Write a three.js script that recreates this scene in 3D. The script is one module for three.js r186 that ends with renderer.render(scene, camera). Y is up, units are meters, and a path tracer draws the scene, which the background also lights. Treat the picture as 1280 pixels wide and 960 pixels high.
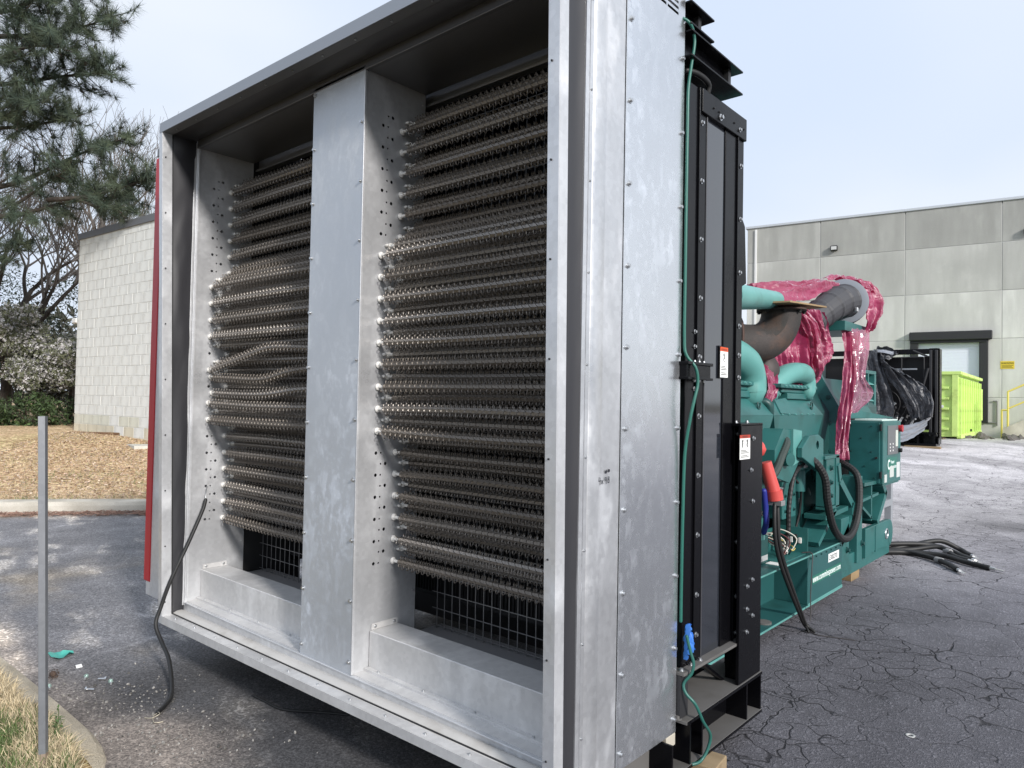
import * as THREE from 'three';
import { mergeGeometries } from 'three/addons/utils/BufferGeometryUtils.js';
import { RoundedBoxGeometry } from 'three/addons/geometries/RoundedBoxGeometry.js';

// ---------------------------------------------------------------- camera, sky, sun, exposure
const scene = new THREE.Scene();
const V = (x, y, z) => new THREE.Vector3(x, y, z);
const D2R = Math.PI / 180;
const camera = new THREE.PerspectiveCamera(56.46, 4 / 3, 0.05, 2000);
{
  const yaw = 41.2 * D2R, pit = 1.3 * D2R, rol = 1.08 * D2R;
  const fw = V(-Math.sin(yaw) * Math.cos(pit), Math.sin(pit), -Math.cos(yaw) * Math.cos(pit));
  const rt = fw.clone().cross(V(0, 1, 0)).normalize(), up = rt.clone().cross(fw);
  const R = rt.clone().multiplyScalar(Math.cos(rol)).addScaledVector(up, Math.sin(rol));
  const U = up.clone().multiplyScalar(Math.cos(rol)).addScaledVector(rt, -Math.sin(rol));
  camera.quaternion.setFromRotationMatrix(new THREE.Matrix4().makeBasis(R, U, fw.clone().negate()));
  camera.position.set(1.344, 1.5, 1.77);
}
const renderer = new THREE.WebGLRenderer({ antialias: true });
renderer.toneMapping = THREE.LinearToneMapping;
renderer.toneMappingExposure = 1.15;
renderer.shadowMap.enabled = true;
const SUN = V(3.6, 1.82, 1).normalize();
const sun = new THREE.DirectionalLight(new THREE.Color().setRGB(1, 0.955, 0.91), 3.5);
sun.position.copy(SUN).multiplyScalar(40); sun.castShadow = true; sun.shadow.radius = 12;
Object.assign(sun.shadow.camera, { left: -30, right: 30, top: 30, bottom: -30, near: 1, far: 120 });
sun.shadow.mapSize.set(2048, 2048);
scene.add(sun, sun.target);

// ---------------------------------------------------------------- random and noise
function rng(seed) { let s = seed >>> 0; return () => { s = (s + 0x6D2B79F5) >>> 0; let t = s; t = Math.imul(t ^ t >>> 15, t | 1); t ^= t + Math.imul(t ^ t >>> 7, t | 61); return ((t ^ t >>> 14) >>> 0) / 4294967296; }; }
const LAT = new Map();
function lattice(p, seed) { const k = p * 100000 + seed; let a = LAT.get(k); if (!a) { const r = rng(seed * 977 + p * 131 + 7);a = new Float32Array(p * p); for (let i = 0; i < p * p; i++) a[i] = r(); LAT.set(k, a); } return a; }
// tileable value noise, x,y in 0..1
function vn(x, y, p, seed) {
  const L = lattice(p, seed); x *= p; y *= p; let i = Math.floor(x), j = Math.floor(y); let f = x - i, g = y - j;
  f = f * f * (3 - 2 * f); g = g * g * (3 - 2 * g); i = ((i % p) + p) % p; j = ((j % p) + p) % p; const i1 = (i + 1) % p, j1 = (j + 1) % p;
  const a = L[j * p + i], b = L[j * p + i1], c = L[j1 * p + i], d = L[j1 * p + i1];
  return a + (b - a) * f + (c - a) * g + (a - b - c + d) * f * g;
}
function fbm(x, y, p, oct, seed) { let s = 0, a = 0.5, t = 0; for (let o = 0; o < oct; o++) { s += a * vn(x, y, p, seed + o); t += a; a *= 0.5; p *= 2; } return s / t; }
const ss = (a, b, x) => { x = Math.min(1, Math.max(0, (x - a) / (b - a))); return x * x * (3 - 2 * x); };
const mix = (a, b, t) => a + (b - a) * t;

{ // hazy bright sky, thin cloud veil
  const W = 1024, H = 512, a = new Float32Array(W * H * 4);
  for (let j = 0; j < H; j++) for (let i = 0; i < W; i++) {
    const th = (0.5 - (j + 0.5) / H) * -Math.PI, ph = ((i + 0.5) / W - 0.5) * 2 * Math.PI;   // row 0 is the bottom
    const el = th, dx = Math.cos(el) * Math.cos(ph), dy = Math.sin(el), dz = Math.cos(el) * Math.sin(ph);
    const c = fbm(i / W, j / H * 0.5, 6, 5, 3), c2 = fbm(i / W, j / H * 1.2, 9, 5, 21);
    const sd = Math.max(0, dx * SUN.x + dy * SUN.y + dz * SUN.z);
    const veil = ss(0.36, 0.64, c) * 0.55 + ss(0.42, 0.68, c2) * 0.4, glow = Math.pow(sd, 3) * 0.22 + Math.pow(sd, 24) * 0.5;
    const hz = Math.exp(-Math.max(0, dy) * 4.5);
    let r = mix(0.62, 0.80, veil) + hz * 0.07 + glow, g = mix(0.72, 0.845, veil) + hz * 0.06 + glow * 0.97, b = mix(0.9, 0.925, veil) + hz * 0.02 + glow * 0.9;
    if (dy < 0) { const t = ss(0, -0.12, dy); r = mix(r, 0.16, t); g = mix(g, 0.155, t); b = mix(b, 0.15, t); }
    const k = (j * W + i) * 4; a[k] = r * 0.98; a[k + 1] = g * 0.98; a[k + 2] = b * 0.97; a[k + 3] = 1;
  }
  const t = new THREE.DataTexture(a, W, H, THREE.RGBAFormat, THREE.FloatType);
  t.mapping = THREE.EquirectangularReflectionMapping; t.magFilter = THREE.LinearFilter; t.minFilter = THREE.LinearFilter; t.needsUpdate = true;
  scene.background = t; scene.environment = t;
}

// ---------------------------------------------------------------- textures
function tex(N, fn, srgb = true) {
  const a = new Uint8Array(N * N * 4);
  for (let j = 0; j < N; j++) for (let i = 0; i < N; i++) { const c = fn((i + 0.5) / N, (j + 0.5) / N), k = (j * N + i) * 4; a[k] = c[0]; a[k + 1] = c[1]; a[k + 2] = c[2]; a[k + 3] = 255; }
  const t = new THREE.DataTexture(a, N, N, THREE.RGBAFormat); t.wrapS = t.wrapT = THREE.RepeatWrapping; t.magFilter = THREE.LinearFilter; t.minFilter = THREE.LinearMipmapLinearFilter; t.generateMipmaps = true;
  if (srgb) t.colorSpace = THREE.SRGBColorSpace; t.needsUpdate = true; return t;
}
const cl = x => Math.max(0, Math.min(255, x));
// a height field turned into colour + bump in one pass: fn(u,v) -> [r,g,b,h]
function texPair(N, fn) {
  const a = new Uint8Array(N * N * 4), b = new Uint8Array(N * N * 4);
  for (let j = 0; j < N; j++) for (let i = 0; i < N; i++) { const c = fn((i + 0.5) / N, (j + 0.5) / N), k = (j * N + i) * 4; a[k] = cl(c[0]); a[k + 1] = cl(c[1]); a[k + 2] = cl(c[2]); b[k] = b[k + 1] = b[k + 2] = cl(c[3]); a[k + 3] = b[k + 3] = 255; }
  return [a, b].map((d, q) => { const t = new THREE.DataTexture(d, N, N, THREE.RGBAFormat); t.wrapS = t.wrapT = THREE.RepeatWrapping; t.magFilter = THREE.LinearFilter; t.minFilter = THREE.LinearMipmapLinearFilter; t.generateMipmaps = true; if (!q) t.colorSpace = THREE.SRGBColorSpace; t.needsUpdate = true; return t; });
}
const VO = [0, 0, 0];
function voronoi(u, v, p, seed) { // tileable; gives [F1, F2-F1, id]
  const Lx = lattice(p, seed), Ly = lattice(p, seed + 50), x = u * p, y = v * p, ci = Math.floor(x), cj = Math.floor(y); let f1 = 99, f2 = 99, id = 0;
  for (let b = -1; b < 2; b++) { const j = cj + b, jj = (((j % p) + p) % p) * p; for (let a = -1; a < 2; a++) { const i = ci + a, q = jj + ((i % p) + p) % p, dx = i + 0.1 + 0.8 * Lx[q] - x, dy = j + 0.1 + 0.8 * Ly[q] - y, d = dx * dx + dy * dy; if (d < f1) { f2 = f1; f1 = d; id = q; } else if (d < f2) f2 = d; } }
  f1 = Math.sqrt(f1); VO[0] = f1; VO[1] = Math.sqrt(f2) - f1; VO[2] = id; return VO;
}
const HASH = (() => { const r = rng(99), a = new Float32Array(65536); for (let i = 0; i < 65536; i++) a[i] = r(); return (x, y) => a[((x * 73856093) ^ (y * 19349663)) & 65535]; })();
// worn seal-coated asphalt, 6 m tile
const [aspA, aspAb] = texPair(2048, (u, v) => {
  const n = fbm(u, v, 5, 6, 11), m = fbm(u + 0.31, v, 24, 4, 17), g = HASH(Math.floor(u * 2048), Math.floor(v * 2048)), g2 = vn(u, v, 512, 5), st = fbm(u * 1 + v * 2, v * 6 - u * 2, 6, 4, 23);
  const worn = ss(0.50, 0.68, n * 0.55 + st * 0.45) * ss(0.3, 0.62, m);
  const chip = (g2 > 0.68 ? 1 : 0) * (0.25 + 0.75 * worn);
  const dust = ss(0.55, 0.75, fbm(u, v, 4, 5, 41));
  const g4 = vn(u, v, 900, 6); let L = 80 + (m - 0.5) * 34 + (g - 0.5) * 34 + (g4 - 0.5) * 40 + worn * 34 + chip * 52;
  const w = voronoi(u + (m - 0.5) * 0.05, v + (n - 0.5) * 0.09, 4, 61); const line = (1 - ss(0.006, 0.05, w[1])) * ss(0.52, 0.66, fbm(u, v, 7, 3, 71)) * ss(0.4, 0.6, m);
  L += line * 20;
  return [L + dust * 14 + worn * 5, L + dust * 7 + worn * 1, L + 2 - dust * 5 - worn * 6, 110 + (g - 0.5) * 90 + chip * 70 - worn * 30];
});
// alligator-cracked asphalt, 5 m tile
const [aspB, aspBb] = texPair(2048, (u, v) => {
  const n = fbm(u, v, 5, 5, 111), m = fbm(u, v, 30, 4, 117), g = HASH(Math.floor(u * 2048), Math.floor(v * 2048) + 77), g2 = vn(u, v, 640, 15), g3 = vn(u, v, 300, 16);
  const wx = (vn(u, v, 40, 131) - 0.5) * 0.016 + (vn(u, v, 110, 133) - 0.5) * 0.008, wy = (vn(u, v, 40, 132) - 0.5) * 0.016 + (vn(u, v, 110, 134) - 0.5) * 0.008;
  const A = voronoi(u + wx, v + wy, 13, 141).slice(), B = voronoi(u + wx * 1.2, v + wy * 1.2, 30, 151);
  const gate = ss(0.42, 0.6, fbm(u, v, 9, 3, 161)), gateB = ss(0.55, 0.66, fbm(u, v, 8, 3, 171));
  const vw = 0.5 + 1.1 * vn(u, v, 22, 181), ca = (1 - ss(0.004 * vw, 0.02 * vw + 0.012 * gate * vw, A[1])) * (0.42 + 0.58 * gate), cb = (1 - ss(0.01, 0.055 * vw, B[1])) * gateB * 0.75;
  const c = Math.max(ca, cb);
  const chip = ss(0.62, 0.85, g2) * 0.8 + ss(0.7, 0.9, g3) * 0.5;
  let L = 92 + (n - 0.5) * 18 + (m - 0.5) * 22 + (g - 0.5) * 26 + chip * 26 + (HASH(A[2], 3) - 0.5) * 8;
  L = L * (1 - 0.6 * c);
  return [L + 1, L, L + 3, 150 + (g - 0.5) * 60 + chip * 50 - c * 140];
});
const [galvC, galvR] = texPair(1024, (u, v) => { // 1.6 m tile of galvanised sheet
  const n = fbm(u, v, 6, 5, 211), st = fbm(u * 1, v, 10, 3, 219) * 0.5 + vn(u, v * 0.25, 64, 217) * 0.5, sp = voronoi(u, v, 90, 221), sm = ss(0.5, 0.75, fbm(u * 2, v, 7, 5, 231)), g = HASH(Math.floor(u * 1024), Math.floor(v * 1024) + 5);
  const L = 204 + (n - 0.5) * 22 + (st - 0.5) * 12 + (HASH(sp[2], 9) - 0.5) * 9 + sm * 12 + (g - 0.5) * 6;
  return [L - 1, L, L + 2, 112 + (n - 0.5) * 70 + sm * 45 + (HASH(sp[2], 11) - 0.5) * 24];
});
const [scuffC, scuffR] = texPair(1024, (u, v) => { // bright sheet with fine pale smears, 1.6 m tile
  const n = fbm(u, v, 5, 5, 311), a = fbm(u + 0.03 * vn(u, v, 12, 312), v * 0.5, 48, 4, 313), b = fbm(u + 0.02 * vn(u, v, 20, 318), v, 90, 3, 317), sc = ss(0.5, 0.72, a) * 0.6 + ss(0.55, 0.75, b) * 0.4, gate = 0.35 + 0.65 * ss(0.4, 0.62, n), g = HASH(Math.floor(u * 1024), Math.floor(v * 1024) + 15), k = sc * gate;
  const L = 216 + (n - 0.5) * 20 + k * 22 + (g - 0.5) * 7;
  return [L - 2, L, L + 2, 96 + (n - 0.5) * 30 + k * 56 + (b - 0.5) * 20];
});
const concT = tex(1024, (u, v) => { // weathered tilt-up concrete, 6 m tile
  const n = fbm(u, v, 4, 6, 411), st = fbm(u, v * 0.18, 26, 4, 413), b = ss(0.5, 0.7, fbm(u, v, 8, 5, 417)) * ss(0.3, 0.7, st), g = HASH(Math.floor(u * 1024), Math.floor(v * 1024) + 25);
  const L = 200 + (n - 0.5) * 30 + (st - 0.5) * 22 + b * 8 + (g - 0.5) * 10; return [cl(L), cl(L), cl(L - 4)];
});
const [kerbT, kerbB] = texPair(512, (u, v) => { const n = fbm(u, v, 5, 6, 511), g = HASH(Math.floor(u * 512), Math.floor(v * 512) + 35), L = 176 + (n - 0.5) * 60 + (g - 0.5) * 30; return [L + 6, L, L - 12, 128 + (g - 0.5) * 120 + (n - 0.5) * 90]; });
const [soilT, soilB] = texPair(1024, (u, v) => { // dry turf and leaf litter, 2 m tile
  const n = fbm(u, v, 5, 5, 611), m = fbm(u, v, 40, 3, 617), g = HASH(Math.floor(u * 1024), Math.floor(v * 1024) + 45), w = voronoi(u + (m - 0.5) * 0.03, v, 60, 621), l = HASH(w[2], 4);
  const L = 108 + (n - 0.5) * 40 + (m - 0.5) * 50 + (g - 0.5) * 26 + (l - 0.5) * 46; return [L + 22, L + 4 + (l > 0.8 ? 8 : 0), L - 24, 128 + (l - 0.5) * 120 + (g - 0.5) * 80];
});
const rustT = tex(512, (u, v) => { const n = fbm(u, v, 5, 6, 721), m = ss(0.5, 0.7, fbm(u, v, 11, 5, 727)), g = HASH(Math.floor(u * 512), Math.floor(v * 512) + 65), L = 62 + (n - 0.5) * 44 + (g - 0.5) * 14; return [cl(L + m * 20 + (n - 0.5) * 10), cl(L - 4 + m * 8), cl(L - 6 + m * 2)]; });
const barkT = tex(256, (u, v) => { const n = fbm(u, v * 0.3, 16, 4, 711), L = 78 + (n - 0.5) * 90; return [cl(L + 6), cl(L), cl(L - 6)]; });
const woodT = tex(256, (u, v) => { const n = fbm(u * 0.25, v, 20, 4, 731), L = 168 + (n - 0.5) * 80; return [cl(L + 10), cl(L - 2), cl(L - 24)]; });
const wrinkT = tex(512, (u, v) => { let h = 0, a = 1; for (let o = 0; o < 4; o++) { h += a * (1 - Math.abs(2 * vn(u + 0.02 * vn(u, v, 9, 761), v, 9 << o, 770 + o) - 1)); a *= 0.55; } const L = h / 2.0 * 255; return [cl(L), cl(L), cl(L)]; }, false);
const grimeT = tex(512, (u, v) => { const n = fbm(u, v, 6, 6, 751), d = ss(0.52, 0.78, fbm(u, v, 9, 5, 757)), L = 236 + (n - 0.5) * 34 - d * 26; return [cl(L), cl(L - d * 2), cl(L - d * 5)]; });

// ---------------------------------------------------------------- materials
const lin = (r, g, b) => new THREE.Color().setRGB(r, g, b);
const mat = (c, rough = 0.6, metal = 0, o = {}) => new THREE.MeshStandardMaterial({ color: Array.isArray(c) ? lin(...c) : new THREE.Color(c), roughness: rough, metalness: metal, side: THREE.DoubleSide, ...o });
const M = {
  galv: mat(0xffffff, 0.85, 0.5, { map: galvC, roughnessMap: galvR }),
  galvD: mat([0.93, 0.91, 0.88], 0.9, 0.2, { map: galvC, roughnessMap: galvR }),
  post: mat(0xffffff, 0.85, 0.72, { map: galvC, roughnessMap: galvR }),
  wall: mat([0.9, 0.9, 0.9], 0.85, 0.5, { map: galvC, roughnessMap: galvR }),
  scuff: mat([0.97, 0.98, 1], 0.66, 0.86, { map: scuffC, roughnessMap: scuffR }),
  plate: mat([0.78, 0.8, 0.83], 1.35, 0.5, { map: scuffC, roughnessMap: scuffR }),
  zinc: mat([0.55, 0.56, 0.57], 0.35, 0.9),
  fabric: mat([0.03, 0.03, 0.034], 0.45), fabricD: mat([0.45, 0.44, 0.42], 0.8, 0, { map: grimeT }),
  dark: mat([0.012, 0.012, 0.013], 0.8),
  coil: mat([0.15, 0.13, 0.115], 0.42, 0.75), ceram: mat([0.72, 0.7, 0.66], 0.35),
  black: new THREE.MeshPhysicalMaterial({ color: lin(0.0035, 0.0035, 0.0045), roughness: 0.5, specularIntensity: 0.3, roughnessMap: galvR, side: THREE.DoubleSide }), blackM: mat([0.02, 0.02, 0.022], 0.55), dusty: mat([0.13, 0.125, 0.12], 0.9, 0, { map: grimeT }),
  red: mat([0.42, 0.012, 0.02], 0.45),
  green: mat([0.03, 0.15, 0.142], 0.42, 0, { map: grimeT }), greenL: mat([0.13, 0.37, 0.34], 0.42, 0, { map: grimeT }), greenD: mat([0.011, 0.066, 0.062], 0.45, 0, { map: grimeT }),  // greenD: the same green darkened to put shade into the engine recesses
  conc: mat([1, 1, 1], 0.95, 0, { map: concT }), white: mat([0.74, 0.74, 0.72], 0.6), kerb: mat(0xffffff, 0.95, 0, { map: kerbT, bumpMap: kerbB, bumpScale: 0.006 }),
  wood: mat(0xffffff, 0.85, 0, { map: woodT }), rubber: mat([0.012, 0.012, 0.012], 0.55), coping: mat([0.13, 0.135, 0.145], 0.5),
  bark: mat([0.55, 0.5, 0.46], 0.95, 0, { map: barkT }),
};
Object.values(M).forEach(m => { m.shadowSide = THREE.DoubleSide; });

// ---------------------------------------------------------------- geometry helpers
function tri(g, tile = 1.6) { // to non-indexed, uv in metres by the dominant axis
  if (g.index) g = g.toNonIndexed();
  if (!g.attributes.normal) g.computeVertexNormals();
  const p = g.attributes.position, n = g.attributes.normal, uv = new Float32Array(p.count * 2);
  for (let i = 0; i < p.count; i += 3) {
    let nx = 0, ny = 0, nz = 0; for (let k = 0; k < 3; k++) { nx += n.getX(i + k); ny += n.getY(i + k); nz += n.getZ(i + k); } nx = Math.abs(nx); ny = Math.abs(ny); nz = Math.abs(nz);
    for (let k = 0; k < 3; k++) { const x = p.getX(i + k), y = p.getY(i + k), z = p.getZ(i + k); let a, b; if (nx >= ny && nx >= nz) { a = z; b = y; } else if (ny >= nz) { a = x; b = z; } else { a = x; b = y; } uv[(i + k) * 2] = a / tile; uv[(i + k) * 2 + 1] = b / tile; }
  }
  g.setAttribute('uv', new THREE.BufferAttribute(uv, 2));
  for (const k of Object.keys(g.attributes)) if (!['position', 'normal', 'uv'].includes(k)) g.deleteAttribute(k);
  return g;
}
const bx = (x0, x1, y0, y1, z0, z1, r = 0) => {
  const w = Math.abs(x1 - x0), h = Math.abs(y1 - y0), d = Math.abs(z1 - z0), rr = Math.min(r, w * 0.45, h * 0.45, d * 0.45);
  return tri((rr > 0 ? new RoundedBoxGeometry(w, h, d, 1, rr) : new THREE.BoxGeometry(w, h, d)).translate((x0 + x1) / 2, (y0 + y1) / 2, (z0 + z1) / 2));
};
const cyl = (p, q, r0, r1 = r0, seg = 16, open = false) => {
  const a = V(...p), b = V(...q), d = b.clone().sub(a), L = d.length();
  const g = new THREE.CylinderGeometry(r1, r0, L, seg, 1, open); g.applyQuaternion(new THREE.Quaternion().setFromUnitVectors(V(0, 1, 0), d.normalize())); g.translate((p[0] + q[0]) / 2, (p[1] + q[1]) / 2, (p[2] + q[2]) / 2); return tri(g);
};
const tube = (pts, r, seg = 40, rs = 8, tension = 0.5) => {
  const c = new THREE.CatmullRomCurve3(pts.map(p => V(...p)), false, 'catmullrom', tension); const g = tri(new THREE.TubeGeometry(c, seg, r, rs));
  const caps = [[pts[0], r], [pts[pts.length - 1], r]].map(([p, q]) => tri(new THREE.SphereGeometry(q * 0.999, rs, 4).translate(...p))); return mergeGeometries([g, ...caps]);
};
function prism(pts, axis, a, b) { // polygon extruded; axis x: [z,y], y: [x,z], z: [x,y]
  const f = THREE.ShapeUtils.triangulateShape(pts.map(p => new THREE.Vector2(p[0], p[1])), []), P = [];
  const at = (p, t) => axis === 'x' ? [t, p[1], p[0]] : axis === 'y' ? [p[0], t, p[1]] : [p[0], p[1], t];
  for (const [i, j, k] of f) { P.push(...at(pts[i], a), ...at(pts[j], a), ...at(pts[k], a)); P.push(...at(pts[i], b), ...at(pts[k], b), ...at(pts[j], b)); }
  for (let i = 0; i < pts.length; i++) { const p = pts[i], q = pts[(i + 1) % pts.length]; P.push(...at(p, a), ...at(p, b), ...at(q, b), ...at(p, a), ...at(q, b), ...at(q, a)); }
  const g = new THREE.BufferGeometry(); g.setAttribute('position', new THREE.Float32BufferAttribute(P, 3)); g.computeVertexNormals(); return tri(g);
}
function hexa(c) { // eight corners: 0-3 one face in order, 4-7 the opposite one
  const P = [], q = (a, b, d, e) => P.push(...c[a], ...c[b], ...c[d], ...c[a], ...c[d], ...c[e]);
  q(0, 1, 2, 3); q(7, 6, 5, 4); q(0, 4, 5, 1); q(1, 5, 6, 2); q(2, 6, 7, 3); q(3, 7, 4, 0);
  const g = new THREE.BufferGeometry(); g.setAttribute('position', new THREE.Float32BufferAttribute(P, 3)); g.computeVertexNormals(); return tri(g);
}
const lathe = (prof, seg = 16) => tri(new THREE.LatheGeometry(prof.map(p => new THREE.Vector2(p[0], p[1])), seg));
const xf = (g, o) => { const m = new THREE.Matrix4().compose(V(...(o.p || [0, 0, 0])), new THREE.Quaternion().setFromEuler(new THREE.Euler(...(o.r || [0, 0, 0]))), V(...(o.s || [1, 1, 1]))); return g.clone().applyMatrix4(m); };
// a cloth or film sheet: fn(u,v) -> [x,y,z]
function sheet(nu, nv, fn, thick = 0) {
  const P = [], I = []; const W = nu + 1;
  for (let j = 0; j <= nv; j++) for (let i = 0; i <= nu; i++) P.push(...fn(i / nu, j / nv));
  for (let j = 0; j < nv; j++) for (let i = 0; i < nu; i++) { const a = j * W + i; I.push(a, a + 1, a + W + 1, a, a + W + 1, a + W); }
  const g = new THREE.BufferGeometry(); g.setAttribute('position', new THREE.Float32BufferAttribute(P, 3)); g.setIndex(I); g.computeVertexNormals(); return tri(g);
}

// ---------------------------------------------------------------- scene helpers
const used = {};
const numbered = n => { const k = used[n] = (used[n] ?? -1) + 1; return k ? n + '_' + String(k).padStart(3, '0') : n; };
function tag(o, label, category, group, kind) { if (label) o.userData.label = label; if (category) o.userData.category = category; if (group) o.userData.group = group; if (kind) o.userData.kind = kind; return o; }
const sh = m => { m.castShadow = m.receiveShadow = true; return m; };
function thing(name, label, category, pos = [0, 0, 0], group) { const o = new THREE.Group(); o.name = numbered(name); o.position.set(...pos); scene.add(o); return tag(o, label, category, group); }
const offs = p => { const o = V(0, 0, 0); for (let q = p; q && q !== scene; q = q.parent) o.add(q.position); return o; };
function part(parent, name, geos, m, kind) { // geometry given in world coordinates
  const g = Array.isArray(geos) ? (geos.length > 1 ? mergeGeometries(geos) : geos[0]) : geos, f = offs(parent);
  if (f.lengthSq() > 0) g.translate(-f.x, -f.y, -f.z);
  const o = sh(new THREE.Mesh(g, m)); o.name = name; parent.add(o); if (kind) o.userData.kind = kind; return o;
}
function place(parent, name, g, m, p, r = [0, 0, 0], s) { // a shared geometry set at a world position
  const o = sh(new THREE.Mesh(g, m)), f = offs(parent); o.name = name; o.position.set(p[0] - f.x, p[1] - f.y, p[2] - f.z); o.rotation.set(...r); if (s) o.scale.setScalar(s); parent.add(o); return o;
}
function solo(name, geos, m, label, category, group, kind) { // a thing that is one mesh
  const g = Array.isArray(geos) ? mergeGeometries(geos) : geos; const o = sh(new THREE.Mesh(g, m)); o.name = numbered(name); scene.add(o); return tag(o, label, category, group, kind);
}
// hex bolt with washer, axis +z, head outwards
const boltG = mergeGeometries([tri(new THREE.CylinderGeometry(0.0085, 0.0085, 0.002, 12).rotateX(Math.PI / 2).translate(0, 0, 0.001)), tri(new THREE.CylinderGeometry(0.0052, 0.0058, 0.006, 6).rotateX(Math.PI / 2).translate(0, 0, 0.005))]);
const ROT = { z: [0, 0, 0], x: [0, Math.PI / 2, 0], y: [-Math.PI / 2, 0, 0], '-x': [0, -Math.PI / 2, 0], '-y': [Math.PI / 2, 0, 0] };
const bolt = (parent, p, ax = 'z', s = 1, m = M.zinc) => place(parent, 'bolt', boltG, m, p, ROT[ax], s);

// print on a thin plate
function printed(w, h, N, draw) {
  const c = document.createElement('canvas'); c.width = N; c.height = Math.round(N * h / w); const x = c.getContext('2d'); draw(x, c.width, c.height);
  const t = new THREE.CanvasTexture(c); t.colorSpace = THREE.SRGBColorSpace; return t;
}

// ================================================================ GROUND
const FX = -0.659, FZ = -0.752;
const depthOf = (x, z) => (x - 1.344) * FX + (z - 1.77) * FZ;
const H = (x, z) => { const d = depthOf(x, z); return 0.6 * ss(8, 21, d) - 0.14 * ss(21.5, 26, d); };
const kerbS = (x, z) => (x + 8.49) * -0.794 + (z + 1.41) * -0.608;           // distance behind the far kerb
function groundSheet(xs, zs, tile, colFn, hFn = H) {
  const P = [], C = [], UV = [], I = [], W = xs.length;
  for (const z of zs) for (const x of xs) { P.push(x, hFn(x, z), z); C.push(...colFn(x, z)); UV.push(x / tile, z / tile); }
  for (let j = 0; j < zs.length - 1; j++) for (let i = 0; i < W - 1; i++) { const a = j * W + i; I.push(a, a + W, a + 1, a + 1, a + W, a + W + 1); }
  const g = new THREE.BufferGeometry(); g.setAttribute('position', new THREE.Float32BufferAttribute(P, 3)); g.setAttribute('color', new THREE.Float32BufferAttribute(C, 3)); g.setAttribute('uv', new THREE.Float32BufferAttribute(UV, 2)); g.setIndex(I); g.computeVertexNormals(); return g;
}
const range = (a, b, s) => { const r = []; const n = Math.ceil((b - a) / s); for (let i = 0; i <= n; i++) r.push(a + (b - a) * i / n); return r; };
const N2 = (x, z, sc, seed) => fbm(((x * sc) % 1 + 1) % 1, ((z * sc) % 1 + 1) % 1, 5, 5, seed);
const asphL = mat(0xffffff, 0.92, 0, { map: aspA, bumpMap: aspAb, bumpScale: 0.006, vertexColors: true });
const asphR = mat(0xffffff, 0.92, 0, { map: aspB, bumpMap: aspBb, bumpScale: 0.012, vertexColors: true });
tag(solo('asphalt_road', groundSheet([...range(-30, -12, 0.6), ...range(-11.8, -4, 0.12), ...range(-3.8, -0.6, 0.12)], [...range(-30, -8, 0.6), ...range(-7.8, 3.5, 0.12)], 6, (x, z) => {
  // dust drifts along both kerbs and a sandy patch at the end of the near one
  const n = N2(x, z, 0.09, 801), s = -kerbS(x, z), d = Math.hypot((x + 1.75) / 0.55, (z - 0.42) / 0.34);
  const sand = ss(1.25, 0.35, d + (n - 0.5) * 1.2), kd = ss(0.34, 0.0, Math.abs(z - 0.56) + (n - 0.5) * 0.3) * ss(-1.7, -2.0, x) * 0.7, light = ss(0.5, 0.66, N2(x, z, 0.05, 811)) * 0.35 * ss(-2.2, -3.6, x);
  const t = Math.min(1, sand + kd + ss(0.55, 0.05, s) * ss(-0.2, 0, s) * 0.6), out = ss(-2.1, -3.1, x + (n - 0.5) * 1.0), k = (mix(0.62, 1.75, out) + (n - 0.5) * 0.5 + light * 0.9);  // seal tone, with machine shade and sunlit ground outwards put into the colour
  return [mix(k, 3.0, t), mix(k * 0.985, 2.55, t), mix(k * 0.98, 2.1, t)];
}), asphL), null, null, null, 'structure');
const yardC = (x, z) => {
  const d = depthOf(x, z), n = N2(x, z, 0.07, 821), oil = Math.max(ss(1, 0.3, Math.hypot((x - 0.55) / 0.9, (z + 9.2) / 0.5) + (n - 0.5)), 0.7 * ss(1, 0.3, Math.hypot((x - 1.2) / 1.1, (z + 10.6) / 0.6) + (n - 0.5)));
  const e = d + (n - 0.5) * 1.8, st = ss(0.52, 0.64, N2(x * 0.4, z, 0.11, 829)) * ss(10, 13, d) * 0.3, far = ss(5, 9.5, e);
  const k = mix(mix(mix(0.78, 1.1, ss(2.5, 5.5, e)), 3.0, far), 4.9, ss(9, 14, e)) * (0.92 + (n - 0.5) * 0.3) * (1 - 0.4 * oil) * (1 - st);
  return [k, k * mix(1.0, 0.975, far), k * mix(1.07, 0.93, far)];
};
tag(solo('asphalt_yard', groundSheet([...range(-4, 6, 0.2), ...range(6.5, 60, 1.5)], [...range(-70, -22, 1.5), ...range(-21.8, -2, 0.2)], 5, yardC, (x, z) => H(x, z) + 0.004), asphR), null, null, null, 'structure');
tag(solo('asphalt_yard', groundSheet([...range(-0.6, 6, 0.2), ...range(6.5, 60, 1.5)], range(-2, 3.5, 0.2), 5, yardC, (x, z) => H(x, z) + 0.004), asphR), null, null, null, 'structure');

{ // broad land around, below the paving
  const g = groundSheet(range(-900, 900, 60), range(-900, 900, 60), 2, () => [0.6, 0.62, 0.5], () => -0.06);
  solo('ground', g, mat(0xffffff, 1, 0, { map: soilT, vertexColors: true }), null, null, null, 'structure');
}
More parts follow.
